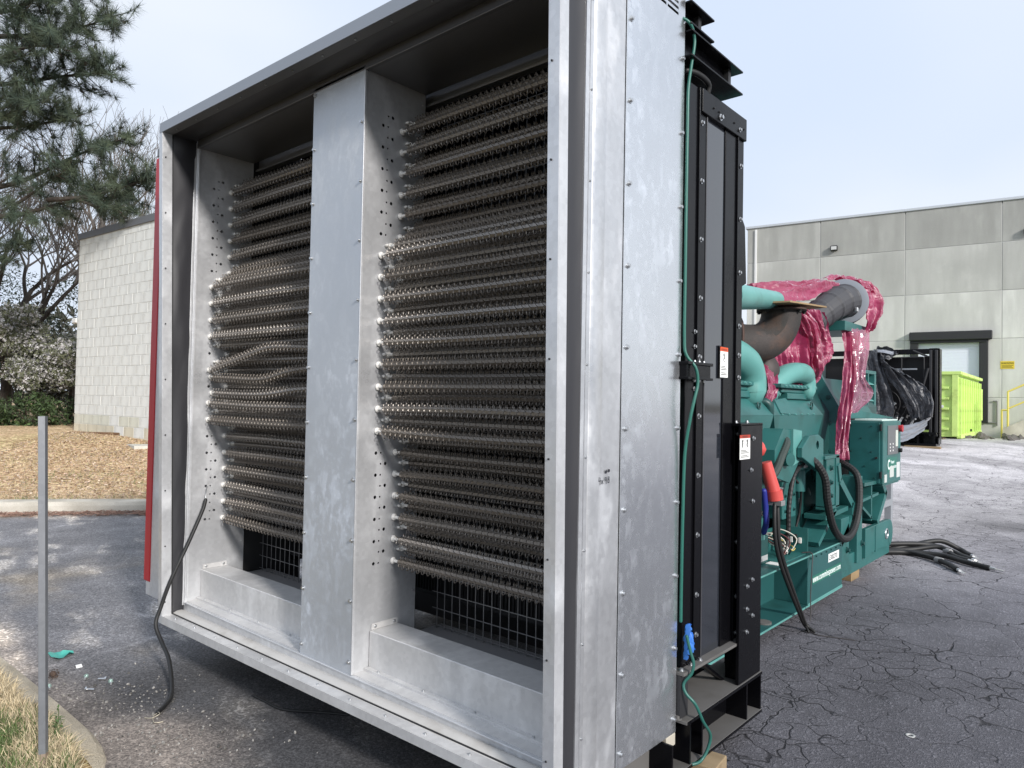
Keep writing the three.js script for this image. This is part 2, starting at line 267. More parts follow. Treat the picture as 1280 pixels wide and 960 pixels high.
// grass bank behind the far kerb
const kerbLine = [[-13.5, 5.14], [-11, 1.87], [-8.49, -1.41], [-7.0, -3.36], [-6.0, -5.2], [-5.8, -8], [-5.8, -20]];
const bankH = s => 0.155 + 0.5 * ss(0, 6.6, s) + 0.25 * ss(7, 20, s);
{
  const P = [], C = [], UV = [], I = []; const kc = new THREE.CatmullRomCurve3(kerbLine.map(p => V(p[0], 0, p[1]))), NU = 150, NV = 46;
  for (let j = 0; j <= NV; j++) for (let i = 0; i <= NU; i++) {
    const c = kc.getPointAt(i / NU), t = kc.getTangentAt(i / NU), s = Math.pow(j / NV, 1.6) * 34 + 0.15, x = c.x + t.z * s, z = c.z - t.x * s, n = N2(x, z, 0.13, 841);
    P.push(x, bankH(s) + (n - 0.5) * 0.09 * ss(0, 0.5, s), z);
    const gr = ss(0.5, 0.62, N2(x, z, 0.21, 843)) * ss(1.8, 0.2, s) * 0.8 + ss(0.55, 0.65, n) * 0.25, k = 2.7 + (n - 0.5) * 0.6;
    C.push(mix(k * 1.0, k * 0.55, gr), mix(k * 0.93, k * 0.66, gr), mix(k * 0.98, k * 0.45, gr)); UV.push(x / 2, z / 2);
  }
  for (let j = 0; j < NV; j++) for (let i = 0; i < NU; i++) { const a = j * (NU + 1) + i; I.push(a, a + 1, a + NU + 1, a + 1, a + NU + 2, a + NU + 1); }
  const g = new THREE.BufferGeometry(); g.setAttribute('position', new THREE.Float32BufferAttribute(P, 3)); g.setAttribute('color', new THREE.Float32BufferAttribute(C, 3)); g.setAttribute('uv', new THREE.Float32BufferAttribute(UV, 2)); g.setIndex(I); g.computeVertexNormals();
  solo('grass_bank', g, mat(0xffffff, 1, 0, { map: soilT, bumpMap: soilB, bumpScale: 0.03, vertexColors: true }), null, null, null, 'structure');
  // kerb stones, with a joint every 3 m
  const k = thing('kerb', 'pale concrete kerb at the foot of the dry grass bank', 'kerb', [-8.49, 0, -1.41]);
  const L = kc.getLength(); const n = Math.round(L / 3.05), prof = [[0, -0.02], [0.02, 0.1], [0.045, 0.145], [0.08, 0.158], [0.2, 0.16], [0.2, -0.02]];
  for (let q = 0; q < n; q++) {
    const a = (q + 0.012) / n, b = (q + 0.988) / n, P2 = [], rows = 7, ring = prof.length; const r = rng(q + 5);
    const dy = (r() - 0.5) * 0.012;
    const pos = []; for (let i = 0; i < rows; i++) { const u = a + (b - a) * i / (rows - 1), c = kc.getPointAt(u), t = kc.getTangentAt(u); pos.push(prof.map(p => [c.x + t.z * p[0], p[1] + dy, c.z - t.x * p[0]])); }
    for (let i = 0; i < rows - 1; i++) for (let j = 0; j < ring; j++) { const A = pos[i][j], B = pos[i][(j + 1) % ring], Cc = pos[i + 1][(j + 1) % ring], Dd = pos[i + 1][j]; P2.push(...A, ...B, ...Cc, ...A, ...Cc, ...Dd); }
    for (const e of [pos[0], pos[rows - 1]]) for (let j = 1; j < ring - 1; j++) P2.push(...e[0], ...e[j], ...e[j + 1]);
    const gg = new THREE.BufferGeometry(); gg.setAttribute('position', new THREE.Float32BufferAttribute(P2, 3)); gg.computeVertexNormals(); part(k, 'kerb_stone', tri(gg, 1), M.kerb);
  }
  // pine straw swept against it
  const rs = rng(31), cnt = 3000, im = new THREE.InstancedMesh(tri(new THREE.BoxGeometry(0.11, 0.004, 0.006)), mat(0xffffff, 0.9), cnt), mm = new THREE.Matrix4(), col = new THREE.Color();
  for (let i = 0; i < cnt; i++) { const u = 0.18 + rs() * 0.4, c = kc.getPointAt(u), t = kc.getTangentAt(u), s = -0.02 - Math.pow(rs(), 1.8) * 0.24; mm.compose(V(c.x + t.z * s, 0.012 + rs() * 0.022, c.z - t.x * s), new THREE.Quaternion().setFromEuler(new THREE.Euler((rs() - 0.5) * 0.5, rs() * 6.3, (rs() - 0.5) * 0.5)), V(0.6 + rs() * 0.7, 1, 1)); im.setMatrixAt(i, mm); const k2 = 0.6 + rs() * 0.9; col.setRGB(0.26 * k2, 0.16 * k2, 0.12 * k2); im.setColorAt(i, col); }
  im.name = 'pine_straw'; scene.add(sh(im)); tag(im, 'reddish brown pine straw swept along the kerb below the grass bank', 'pine straw', null, 'stuff');
  // dry leaves and tufts on the bank
  const lg = new THREE.BufferGeometry(); lg.setAttribute('position', new THREE.Float32BufferAttribute([-1, 0, 0, 0, 0.25, -0.5, 1, 0.1, 0, -1, 0, 0, 1, 0.1, 0, 0, 0.3, 0.5], 3)); lg.computeVertexNormals();
  const lc = 60000, li = new THREE.InstancedMesh(tri(lg), mat(0xffffff, 0.85), lc), rl = rng(37);
  for (let i = 0; i < lc; i++) { const u = 0.2 + rl() * 0.4, c = kc.getPointAt(u), t = kc.getTangentAt(u), s = 0.25 + Math.pow(rl(), 1.15) * 9, sc = 0.012 + rl() * rl() * 0.03; const x = c.x + t.z * s, z = c.z - t.x * s; mm.compose(V(x, bankH(s) + (N2(x, z, 0.13, 841) - 0.5) * 0.09 + 0.004, z), new THREE.Quaternion().setFromEuler(new THREE.Euler((rl() - 0.5) * 0.9, rl() * 6.3, (rl() - 0.5) * 0.9)), V(sc, sc, sc)); li.setMatrixAt(i, mm); const k2 = 0.45 + rl() * 1.1, w = rl(); col.setRGB(mix(0.46, 0.55, w) * k2, mix(0.32, 0.45, w) * k2, mix(0.24, 0.34, w) * k2); li.setColorAt(i, col); }
  li.name = 'leaf_litter'; scene.add(sh(li)); tag(li, 'brown leaf litter scattered over the grass bank before the white block building', 'leaf litter', null, 'stuff');
  const bg = blade(), bc = 16000, bi = new THREE.InstancedMesh(bg, mat(0xffffff, 0.8), bc), rb = rng(41);
  for (let i = 0; i < bc; i++) { const u = 0.2 + rb() * 0.4, c = kc.getPointAt(u), t = kc.getTangentAt(u), s = 0.22 + Math.pow(rb(), 2.2) * 8, x = c.x + t.z * s, z = c.z - t.x * s, h = 0.04 + rb() * 0.07, grn = N2(x, z, 0.21, 843) > 0.52 && s < 2.2 || rb() < 0.08; mm.compose(V(x, bankH(s) + (N2(x, z, 0.13, 841) - 0.5) * 0.09 - 0.005, z), new THREE.Quaternion().setFromEuler(new THREE.Euler((rb() - 0.5) * 1.1, rb() * 6.3, (rb() - 0.5) * 1.1)), V(0.6, h * 10, 0.6)); bi.setMatrixAt(i, mm); const k2 = 0.6 + rb() * 0.8; grn ? col.setRGB(0.13 * k2, 0.17 * k2, 0.06 * k2) : col.setRGB(0.5 * k2, 0.4 * k2, 0.25 * k2); bi.setColorAt(i, col); }
  bi.name = 'bank_grass'; scene.add(sh(bi)); tag(bi, 'thin straw coloured grass with green tufts on the bank behind the kerb', 'grass', null, 'stuff');
}
function blade() { const g = new THREE.BufferGeometry(); g.setAttribute('position', new THREE.Float32BufferAttribute([-0.004, 0, 0, 0.004, 0, 0, 0.002, 0.06, 0.012, -0.004, 0, 0, 0.002, 0.06, 0.012, -0.002, 0.06, 0.012, -0.002, 0.06, 0.012, 0.002, 0.06, 0.012, 0, 0.1, 0.04], 3)); g.computeVertexNormals(); return tri(g); }

{ // near verge in the corner: kerb and turf
  const k = thing('kerb', 'low dusty concrete kerb along the near grass corner, beside the steel post', 'kerb', [-2.6, 0, 0.62]);
  const path = [[-6.5, 0.6], [-5, 0.6], [-3.4, 0.597], [-2.9, 0.585], [-2.4, 0.58], [-2.0, 0.585], [-1.82, 0.61], [-1.7, 0.68]], kc = new THREE.CatmullRomCurve3(path.map(p => V(p[0], 0, p[1])));
  const prof = [[0, -0.02], [0.015, 0.028], [0.04, 0.058], [0.08, 0.072], [0.15, 0.074], [0.15, -0.02]], cuts = [0, 0.32, 0.62, 1];
  for (let q = 0; q < 3; q++) {
    const rows = 26, pos = []; for (let i = 0; i < rows; i++) { const u = cuts[q] + (cuts[q + 1] - cuts[q]) * (i / (rows - 1) * 0.992 + 0.004), c = kc.getPointAt(u), t = kc.getTangentAt(u), f = ss(1.0, 0.93, u); const n = (N2(c.x * 3, c.z * 3, 0.3, 851) - 0.5) * 0.014; pos.push(prof.map(p => [c.x - t.z * p[0], p[1] * (0.25 + 0.75 * f) + n * (p[1] > 0 ? 1 : 0), c.z + t.x * p[0] + n])); }
    const P2 = []; const ring = prof.length; for (let i = 0; i < rows - 1; i++) for (let j = 0; j < ring; j++) { const A = pos[i][j], B = pos[i][(j + 1) % ring], Cc = pos[i + 1][(j + 1) % ring], Dd = pos[i + 1][j]; P2.push(...A, ...B, ...Cc, ...A, ...Cc, ...Dd); }
    for (const e of [pos[0], pos[rows - 1]]) for (let j = 1; j < ring - 1; j++) P2.push(...e[0], ...e[j], ...e[j + 1]);
    const gg = new THREE.BufferGeometry(); gg.setAttribute('position', new THREE.Float32BufferAttribute(P2, 3)); gg.computeVertexNormals(); part(k, 'kerb_stone', tri(gg, 0.8), mat([1.1, 1.04, 0.94], 0.95, 0, { map: kerbT, bumpMap: kerbB, bumpScale: 0.012 }));
  }
  const inV = (x, z) => z > 0.735 + 0.1 * ss(-1.85, -1.5, x) + (N2(x, z, 0.7, 861) - 0.5) * 0.07 && x < -1.3;
  const g = groundSheet(range(-6.5, -1.35, 0.1), range(0.72, 3.2, 0.1), 1.4, (x, z) => { const n = N2(x, z, 0.3, 863), gr = ss(-2.3, -1.7, x + (n - 0.5) * 1.4); const dirt = ss(-1.75, -1.5, x); return [mix(mix(1.7, 1.2, gr), 2.6, dirt), mix(mix(1.55, 1.15, gr), 2.3, dirt), mix(mix(1.2, 0.9, gr), 2.0, dirt)]; }, (x, z) => 0.066 * ss(-1.4, -1.75, x) * ss(0.5, 0.74, z) + 0.004 + (N2(x, z, 0.3, 865) - 0.5) * 0.03 * ss(-1.5, -1.8, x));
  solo('grass_verge', g, mat(0xffffff, 1, 0, { map: soilT, bumpMap: soilB, bumpScale: 0.02, vertexColors: true }), null, null, null, 'structure');
  const bg = blade(), bc = 52000, bi = new THREE.InstancedMesh(bg, mat(0xffffff, 0.75), bc), r = rng(43), mm = new THREE.Matrix4(), col = new THREE.Color();
  for (let i = 0; i < bc; i++) { let x, z; do { x = -4.2 + Math.pow(r(), 0.7) * 2.9; z = 0.73 + Math.pow(r(), 1.3) * 1.1; } while (!inV(x, z)); const n = N2(x, z, 0.45, 867), grn = r() < ss(-2.3, -1.7, x + (n - 0.5) * 1.2) * 0.75 + ss(0.84, 1.0, z + (n - 0.5) * 0.2) * 0.6, flat = grn ? 0.9 : 1.5, h = (grn ? 0.3 : 0.35) + r() * 0.5; mm.compose(V(x, 0.06, z), new THREE.Quaternion().setFromEuler(new THREE.Euler((r() - 0.5) * flat * 1.6, r() * 6.3, (r() - 0.5) * flat * 1.6)), V(0.7, h, 0.7)); bi.setMatrixAt(i, mm); const k2 = 0.55 + r() * 0.9; grn ? col.setRGB(0.1 * k2, 0.145 * k2, 0.045 * k2) : col.setRGB(0.52 * k2, 0.43 * k2, 0.28 * k2); bi.setColorAt(i, col); }
  bi.name = 'verge_grass'; scene.add(sh(bi)); tag(bi, 'patchy dry and green grass in the near corner around the steel post', 'grass', null, 'stuff');
  // a small weed by the kerb
  const w = thing('weed', 'small upright weed growing at the kerb beside the post', 'weed', [-2.02, 0.07, 0.76]); const st = [], lf = []; const rw = rng(47);
  for (let i = 0; i < 5; i++) { const a = rw() * 6.3, tx = -2.02 + Math.cos(a) * 0.03, tz = 0.76 + Math.sin(a) * 0.03, hh = 0.07 + rw() * 0.09; st.push(tube([[-2.02, 0.06, 0.76], [tx, 0.07 + hh * 0.6, tz], [tx * 1.004, 0.07 + hh, tz]], 0.0014, 6, 4)); for (let k2 = 0; k2 < 6; k2++) lf.push(xf(tri(lgShape()), { p: [tx, 0.08 + hh * (0.3 + 0.12 * k2), tz], r: [rw() - 0.5, rw() * 6.3, rw() - 0.5], s: [0.016, 0.016, 0.016] })); }
  part(w, 'stem', st, mat([0.07, 0.1, 0.03], 0.8)); part(w, 'leaves', lf, mat([0.07, 0.12, 0.035], 0.7));
}
function lgShape() { const g = new THREE.BufferGeometry(); g.setAttribute('position', new THREE.Float32BufferAttribute([0, 0, 0, 0.6, 0.1, -0.3, 1.4, 0, 0, 0, 0, 0, 1.4, 0, 0, 0.6, 0.1, 0.3], 3)); g.computeVertexNormals(); return g; }

// ================================================================ BUILDINGS
{ // tilt-up concrete warehouse on the right; local x runs along the wall, z out of it
  const t = thing('concrete_warehouse', 'grey tilt-up concrete warehouse with a loading dock behind the machines', 'building', [-2.89, 0, -29.1]); t.rotation.y = Math.atan2(0.1444, 0.9895);
  const P = (name, g, m, par = t) => { const o = sh(new THREE.Mesh(Array.isArray(g) ? mergeGeometries(g) : g, m)); o.name = name; par.add(o); return o; };
  const cx = [-8.5, -8.13, -5.57, -2.53, 0.55, 3.6, 6.65, 9.7, 12.75, 15.8], rows = [-0.3, 1.92, 4.06, 5.8, 7.55, 9.05]; let q = 0;
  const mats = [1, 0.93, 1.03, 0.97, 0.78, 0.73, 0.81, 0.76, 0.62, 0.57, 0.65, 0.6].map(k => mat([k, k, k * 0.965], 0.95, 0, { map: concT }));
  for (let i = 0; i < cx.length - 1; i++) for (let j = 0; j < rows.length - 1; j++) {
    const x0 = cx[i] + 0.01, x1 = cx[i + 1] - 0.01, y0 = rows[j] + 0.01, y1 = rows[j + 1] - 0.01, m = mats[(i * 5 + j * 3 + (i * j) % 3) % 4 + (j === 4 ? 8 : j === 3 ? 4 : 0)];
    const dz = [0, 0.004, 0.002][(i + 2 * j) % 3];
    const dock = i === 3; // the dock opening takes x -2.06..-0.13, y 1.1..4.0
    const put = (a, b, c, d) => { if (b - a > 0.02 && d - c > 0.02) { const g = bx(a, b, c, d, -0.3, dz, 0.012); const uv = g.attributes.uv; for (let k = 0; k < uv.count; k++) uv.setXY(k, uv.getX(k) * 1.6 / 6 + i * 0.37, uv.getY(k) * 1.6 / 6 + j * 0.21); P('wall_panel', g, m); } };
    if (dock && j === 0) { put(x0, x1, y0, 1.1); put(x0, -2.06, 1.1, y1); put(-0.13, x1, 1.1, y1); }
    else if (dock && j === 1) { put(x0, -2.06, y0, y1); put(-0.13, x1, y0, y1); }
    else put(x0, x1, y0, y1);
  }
  P('joint_backing', [bx(-8.45, -2.1, -0.3, 8.95, -0.32, -0.008), bx(-0.1, 15.7, -0.3, 8.95, -0.32, -0.008), bx(-2.1, -0.1, 4.05, 8.95, -0.32, -0.008)], mat([0.42, 0.42, 0.4], 0.95));
  P('side_wall', bx(-8.5, -8.2, -0.3, 8.95, -30, -0.33), M.conc); P('roof', bx(-8.3, 15.7, 8.6, 8.7, -30, -0.33), M.coping);
  P('roof_coping', bx(-8.56, 15.8, 9.04, 9.15, -0.4, 0.05, 0.02), mat([0.52, 0.55, 0.58], 0.5, 0.1));
  P('downspout', bx(-8.18, -8.09, 0.2, 8.98, 0.004, 0.05, 0.01), M.white);
  // dock door: slats, leveller pit sides
  const dd = P('dock_door', bx(-2.06, -0.13, 1.1, 4.04, -0.3, -0.05), M.white);
  for (let k = 0; k < 26; k++) P('slat', bx(-2.06, -0.13, 1.1 + k * 0.112, 1.1 + k * 0.112 + 0.1095, -0.05, -0.036, 0.004), mat([0.72, 0.75, 0.86], 0.5), dd);
  const ds = P('dock_shelter', bx(-2.36, 0.27, 4.03, 4.36, 0.002, 0.24, 0.04), M.blackM);
  P('side_pad', bx(-2.33, -2.06, 1.0, 4.03, 0.002, 0.13, 0.03), M.blackM, ds); P('side_pad', bx(-0.13, 0.15, 1.0, 4.03, 0.002, 0.13, 0.03), M.blackM, ds); P('head_flap', bx(-2.34, 0.1, 3.93, 4.03, 0.02, 0.16, 0.02), M.blackM, ds);
  P('dock_bumper', bx(-1.9, -1.6, 0.8, 1.15, 0.002, 0.12, 0.02), M.rubber); P('dock_bumper', bx(-0.6, -0.3, 0.8, 1.15, 0.002, 0.12, 0.02), M.rubber);
  // wall lamps
  for (const [x, y, l] of [[-5.04, 7.87], [1.32, 7.86]]) { const k = P('wall_lamp', bx(x - 0.13, x + 0.13, y - 0.1, y + 0.1, 0.004, 0.16, 0.02), M.blackM); P('lens', bx(x - 0.1, x + 0.1, y - 0.075, y + 0.06, 0.16, 0.172, 0.004), mat([0.6, 0.6, 0.58], 0.3), k); }
  const cd = P('conduit', [cyl([0.42, 0.9, 0.04], [0.42, 1.8, 0.04], 0.025, 0.025, 8), cyl([-0.1, 1.02, 0.04], [0.42, 1.02, 0.04], 0.02, 0.02, 8), cyl([0.42, 1.8, 0.04], [0.3, 1.8, 0.04], 0.025, 0.025, 8)], mat([0.25, 0.25, 0.24], 0.5));
}
{ // yellow warning sign on the warehouse wall
  const c = Math.atan2(0.1444, 0.9895), W = (x, y, z) => [-2.89 + x * 0.9895 + z * 0.1444, y, -29.1 - x * 0.1444 + z * 0.9895], p = W(0.72, 3.1, 0.006);
  const t = thing('warning_sign', 'small yellow warning sign on the concrete wall right of the dock', 'sign', p); t.rotation.y = c;
  const pl = sh(new THREE.Mesh(tri(new RoundedBoxGeometry(0.42, 0.28, 0.006, 1, 0.002)), mat([0.72, 0.55, 0.07], 0.5))); pl.name = 'plate'; t.add(pl);
  const tx = printed(0.4, 0.26, 128, (x, w, h) => { x.fillStyle = '#d9bf3a'; x.fillRect(0, 0, w, h); x.fillStyle = '#3a3208'; x.font = 'bold 34px sans-serif'; x.fillText('WARNING', 3, 34, w - 6); x.fillRect(8, 46, w - 16, 5); x.fillRect(8, 58, w - 30, 5); x.fillRect(8, 70, w - 20, 5); });
  const f = sh(new THREE.Mesh(new THREE.PlaneGeometry(0.4, 0.26), new THREE.MeshStandardMaterial({ map: tx, roughness: 0.5 }))); f.name = 'lettering'; f.position.z = 0.0045; t.add(f);
}
{ // white painted block building on the left
  const ang = Math.atan2(0.0837, 0.9965), t = thing('block_building', 'white painted concrete block building with grey roof coping on the grass bank', 'building', [-16.09, 0.4, -3.69]); t.rotation.y = ang;
  const P = (name, g, m, par = t) => { const o = sh(new THREE.Mesh(Array.isArray(g) ? mergeGeometries(g) : g, m)); o.name = name; par.add(o); return o; };
  const wallB = P('wall', bx(0.02, 6, -0.3, 4.42, -6, -0.006), mat([0.74, 0.745, 0.71], 0.8));
  const pal = [0, 1, 2, 3, 4].map(i => { const k = 0.985 + 0.008 * i; return mat([0.8 * k, 0.81 * k, 0.775 * k], 0.75, 0, { map: grimeT }); }), stain = [0, 1, 2].map(i => mat([0.7, 0.6 + 0.05 * i, 0.42 + 0.09 * i], 0.8, 0, { map: grimeT }));
  const r = rng(71), bw = 0.4064, bh = 0.2032; const full = tri(new RoundedBoxGeometry(bw - 0.007, bh - 0.008, 0.1, 1, 0.004)), half = tri(new RoundedBoxGeometry(bw / 2 - 0.007, bh - 0.008, 0.1, 1, 0.004));
  const far = []; for (let j = 0; j < 22; j++) {
    const y = 0.02 + j * bh + bh / 2 - 0.0, off = j % 2 ? bw / 2 : 0; if (y > 4.5) break;
    const put = (x, g) => { const m = j < 3 && r() < 0.75 ? stain[j] : pal[Math.floor(r() * 5)], z = -0.05 + (r() - 0.5) * 0.004; if (x < 4.6) { const o = sh(new THREE.Mesh(g, m)); o.name = 'block'; o.position.set(x, y, z); wallB.add(o); } else far.push(g.clone().translate(x, y, z)); };
    if (off) put(bw / 4, half); for (let x = off + bw / 2; x < 5.9; x += bw) put(x, full);
  }
  P('blocks_beyond', far, pal[2]).userData.kind = 'stuff';
  const cp = P('roof_coping', [bx(-0.04, 1.19, 4.42, 4.56, -6, 0.03, 0.006), bx(1.194, 4.3, 4.42, 4.562, -6, 0.032, 0.006), bx(4.304, 6, 4.42, 4.56, -6, 0.03, 0.006)], M.coping);
  P('downspout', bx(-0.09, -0.02, 2.9, 4.45, -0.14, -0.06, 0.01), M.coping);
  const lm = P('flood_lamp', bx(-0.42, -0.2, 2.62, 2.74, -0.2, -0.05, 0.03), M.white); P('bracket', cyl([-0.2, 2.65, -0.1], [0.02, 2.65, -0.1], 0.012, 0.012, 8), M.white, lm);
}
{ // slab and timber at its foot
  const s = solo('concrete_slab', prism([[-15.0, -3.9], [-14.8, -4.9], [-12.0, -4.4], [-12.2, -3.45]], 'y', 0.3, 0.55), mat([0.95, 0.92, 0.86], 0.95, 0, { map: concT }), 'low flat concrete slab at the foot of the white block building', 'slab');
  solo('timber_sleeper', xf(bx(-0.75, 0.75, 0, 0.14, -0.07, 0.07, 0.012), { p: [-14.6, 0.55, -3.72], r: [0, 0.35, 0.02] }), mat([0.36, 0.24, 0.17], 0.95, 0, { map: woodT }), 'reddish timber sleeper lying beside the concrete slab by the block wall', 'timber');
}

// ================================================================ LOAD BANK (galvanised box with two bays of resistor coils)
const LBK = thing('load_bank', 'tall open galvanised enclosure with two bays of dark resistor coils', 'load bank', [-1.4, 0.21, -0.35]);
{
  const W = -2.74, yT = 2.955, yB = 0.222, P = (n, g, m) => part(LBK, n, g, m);
  // tilted front flange: z at the front edge per corner
  const zf = { tl: 0.095, tr: 0.045, bl: 0.02, br: 0.004 }, wd = 0.052;
  const zL = y => mix(zf.bl, zf.tl, (y - yB) / (yT - yB)), zR = y => mix(zf.br, zf.tr, (y - yB) / (yT - yB));
  const bL = 0.222, bR = 0.248, tY = 2.995;
  // left: a leg facing inwards and an outward front lip
  const fl = P('flange_strip', [hexa([[W - 0.004, bL, zL(bL)], [W, bL, zL(bL)], [W, tY, zL(tY)], [W - 0.004, tY, zL(tY)], [W - 0.004, bL, zL(bL) - wd], [W, bL, zL(bL) - wd], [W, tY, zL(tY) - wd], [W - 0.004, tY, zL(tY) - wd]]),
    hexa([[W - 0.04, bL, zL(bL) + 0.003], [W - 0.001, bL, zL(bL) + 0.003], [W - 0.001, tY, zL(tY) + 0.003], [W - 0.04, tY, zL(tY) + 0.003], [W - 0.04, bL, zL(bL)], [W - 0.001, bL, zL(bL)], [W - 0.001, tY, zL(tY)], [W - 0.04, tY, zL(tY)]])], M.galv);
  const fr = P('flange_strip', [hexa([[-0.004, bR, zR(bR)], [0.002, bR, zR(bR)], [0.002, tY + 0.1, zR(tY)], [-0.004, tY + 0.1, zR(tY)], [-0.004, bR, zR(bR) - wd * 0.8], [0.002, bR, zR(bR) - wd * 0.8], [0.002, tY + 0.1, zR(tY) - wd * 0.8], [-0.004, tY + 0.1, zR(tY) - wd * 0.8]]),
    hexa([[-0.043, bR, zR(bR) + 0.004], [0.001, bR, zR(bR) + 0.004], [0.001, tY + 0.1, zR(tY) + 0.004], [-0.043, tY + 0.1, zR(tY) + 0.004], [-0.043, bR, zR(bR)], [0.001, bR, zR(bR)], [0.001, tY + 0.1, zR(tY)], [-0.043, tY + 0.1, zR(tY)]])], M.galv);
  // bottom: ledge and front lip; top: soffit leg, shade put into its dark colour, and fascia
  const xr = -0.043;
  const fb = P('flange_strip', [hexa([[W, bL + 0.038, zf.bl], [xr, bR + 0.032, zf.br], [xr, bR + 0.036, zf.br], [W, bL + 0.042, zf.bl], [W, bL + 0.038, zf.bl - wd], [xr, bR + 0.032, zf.br - wd], [xr, bR + 0.036, zf.br - wd], [W, bL + 0.042, zf.bl - wd]]),
    hexa([[W, bL, zf.bl + 0.004], [xr, bR, zf.br + 0.004], [xr, bR + 0.036, zf.br + 0.004], [W, bL + 0.042, zf.bl + 0.004], [W, bL, zf.bl + 0.0005], [xr, bR, zf.br + 0.0005], [xr, bR + 0.036, zf.br + 0.0005], [W, bL + 0.042, zf.bl + 0.0005]])], M.galvD);
  const ft = P('flange_strip', [hexa([[W, yT, zf.tl], [xr, yT + 0.01, zf.tr], [xr, yT + 0.014, zf.tr], [W, yT + 0.004, zf.tl], [W, yT, zf.tl - wd], [xr, yT + 0.01, zf.tr - wd], [xr, yT + 0.014, zf.tr - wd], [W, yT + 0.004, zf.tl - wd]]),
    ], M.coping); part(ft, 'fascia', [hexa([[W - 0.03, yT + 0.001, zf.tl + 0.005], [xr, yT + 0.011, zf.tr + 0.005], [xr, yT + 0.06, zf.tr + 0.005], [W - 0.03, yT + 0.05, zf.tl + 0.005], [W - 0.03, yT + 0.001, zf.tl + 0.001], [xr, yT + 0.011, zf.tr + 0.001], [xr, yT + 0.06, zf.tr + 0.001], [W - 0.03, yT + 0.05, zf.tl + 0.001]]),
    hexa([[W - 0.03, yT + 0.05, zf.tl + 0.005], [xr, yT + 0.06, zf.tr + 0.005], [xr, yT + 0.064, zf.tr + 0.005], [W - 0.03, yT + 0.054, zf.tl + 0.005], [W - 0.03, yT + 0.05, zf.tl - 0.16], [xr, yT + 0.06, zf.tr - 0.12], [xr, yT + 0.064, zf.tr - 0.12], [W - 0.03, yT + 0.054, zf.tl - 0.16]])], mat([0.3, 0.32, 0.35], 0.5, 0.45));
  // little rivets along the strips
  const rivG = tri(new THREE.CylinderGeometry(0.003, 0.0042, 0.006, 8));
  for (let k = 0; k < 9; k++) { const y = 0.34 + k * 0.31; place(fl, 'rivet', rivG, M.blackM, [W + 0.003, y, zL(y) - 0.014], [0, 0, Math.PI / 2]); place(fr, 'rivet', rivG, M.blackM, [-0.028, y + 0.05, zR(y) + 0.005], [Math.PI / 2, 0, 0]); }
  for (let k = 0; k < 12; k++) { const f = (k + 0.5) / 12, x = mix(W, xr, f); place(fb, 'rivet', rivG, M.zinc, [x, mix(bL + 0.045, bR + 0.039, f), mix(zf.bl, zf.br, f) - 0.022], [0, 0, 0], 1.3); place(ft, 'rivet', rivG, M.zinc, [x, mix(yT, yT + 0.01, f) - 0.003, mix(zf.tl, zf.tr, f) - 0.025]); }
  // flexible fabric connector on four sides, bulging a little
  const rF = rng(81); const bulge = v => Math.sin(v * Math.PI);
  P('flexible_connector', sheet(70, 8, (u, v) => { const y = mix(bL + 0.02, tY, u), z0 = zL(y) - wd + 0.004, z = mix(z0, -0.1, v), n = (N2(y, v * 0.3, 0.5, 871) - 0.5) * 0.03 + ss(0.94, 0.97, u) * ss(1, 0.97, u) * 0.02; return [W - 0.004 + 0.006 * bulge(v) + n * bulge(v), y, z]; }), M.fabric);
  P('flexible_connector', sheet(70, 8, (u, v) => { const y = mix(bR + 0.02, tY + 0.1, u), z = mix(zR(y) - wd * 0.8 + 0.004, -0.1, v), n = (N2(y, v * 0.3, 0.5, 873) - 0.5) * 0.01; return [-0.004 - 0.012 * bulge(v) + n, y, z]; }), M.fabric);
  P('flexible_connector', sheet(90, 8, (u, v) => { const x = mix(W, xr, u), z = mix(mix(zf.bl, zf.br, u) - wd + 0.004, -0.098, v), n = (N2(x, v * 0.3, 0.5, 875) - 0.5) * 0.012; return [x, mix(bL + 0.04, bR + 0.036, u) + 0.012 * bulge(v) + n * bulge(v) + v * 0.012, z]; }), mat([0.6, 0.58, 0.55], 0.75, 0, { map: grimeT }));
  P('flexible_connector', sheet(60, 8, (u, v) => { const x = mix(W, xr, u), z = mix(mix(zf.tl, zf.tr, u) - wd + 0.004, -0.1, v); return [x, yT + 0.006 - 0.012 * bulge(v), z]; }), M.fabric);
  // body mouth: riser and lip on four sides
  P('mouth_channel', [bx(W, -0.02, 0.27, 0.312, -0.104, -0.098), bx(W, -0.02, 0.312, 0.319, -0.112, -0.094, 0.002)], M.galv);
  P('mouth_channel', [bx(W - 0.03, W + 0.002, 0.3, 2.95, -0.118, -0.1, 0.003), bx(W + 0.002, W + 0.008, 0.345, 2.92, -0.118, -0.106, 0.002), bx(W - 0.02, W - 0.002, 0.3, 2.95, -0.1, -0.085, 0.003)], M.galv);
  P('mouth_channel', [bx(W, -0.02, 2.925, 3.0, -0.112, -0.1), bx(W, -0.02, 2.918, 2.926, -0.118, -0.098, 0.002)], mat([0.2, 0.2, 0.21], 0.45, 0.8));  // top channel in a darker metal, shade put into its colour
  P('seam', tube([[W, bL + 0.046, zf.bl - wd - 0.001], [mix(W, xr, 0.5), mix(bL, bR, 0.5) + 0.043, mix(zf.bl, zf.br, 0.5) - wd - 0.001], [xr, bR + 0.04, zf.br - wd - 0.001]], 0.0035, 20, 6), M.rubber); P('seam', tube([[W + 0.002, 0.27, zL(0.27) - wd - 0.001], [W + 0.002, 1.6, zL(1.6) - wd - 0.001], [W + 0.002, 2.95, zL(2.95) - wd - 0.001]], 0.003, 20, 6), M.rubber);
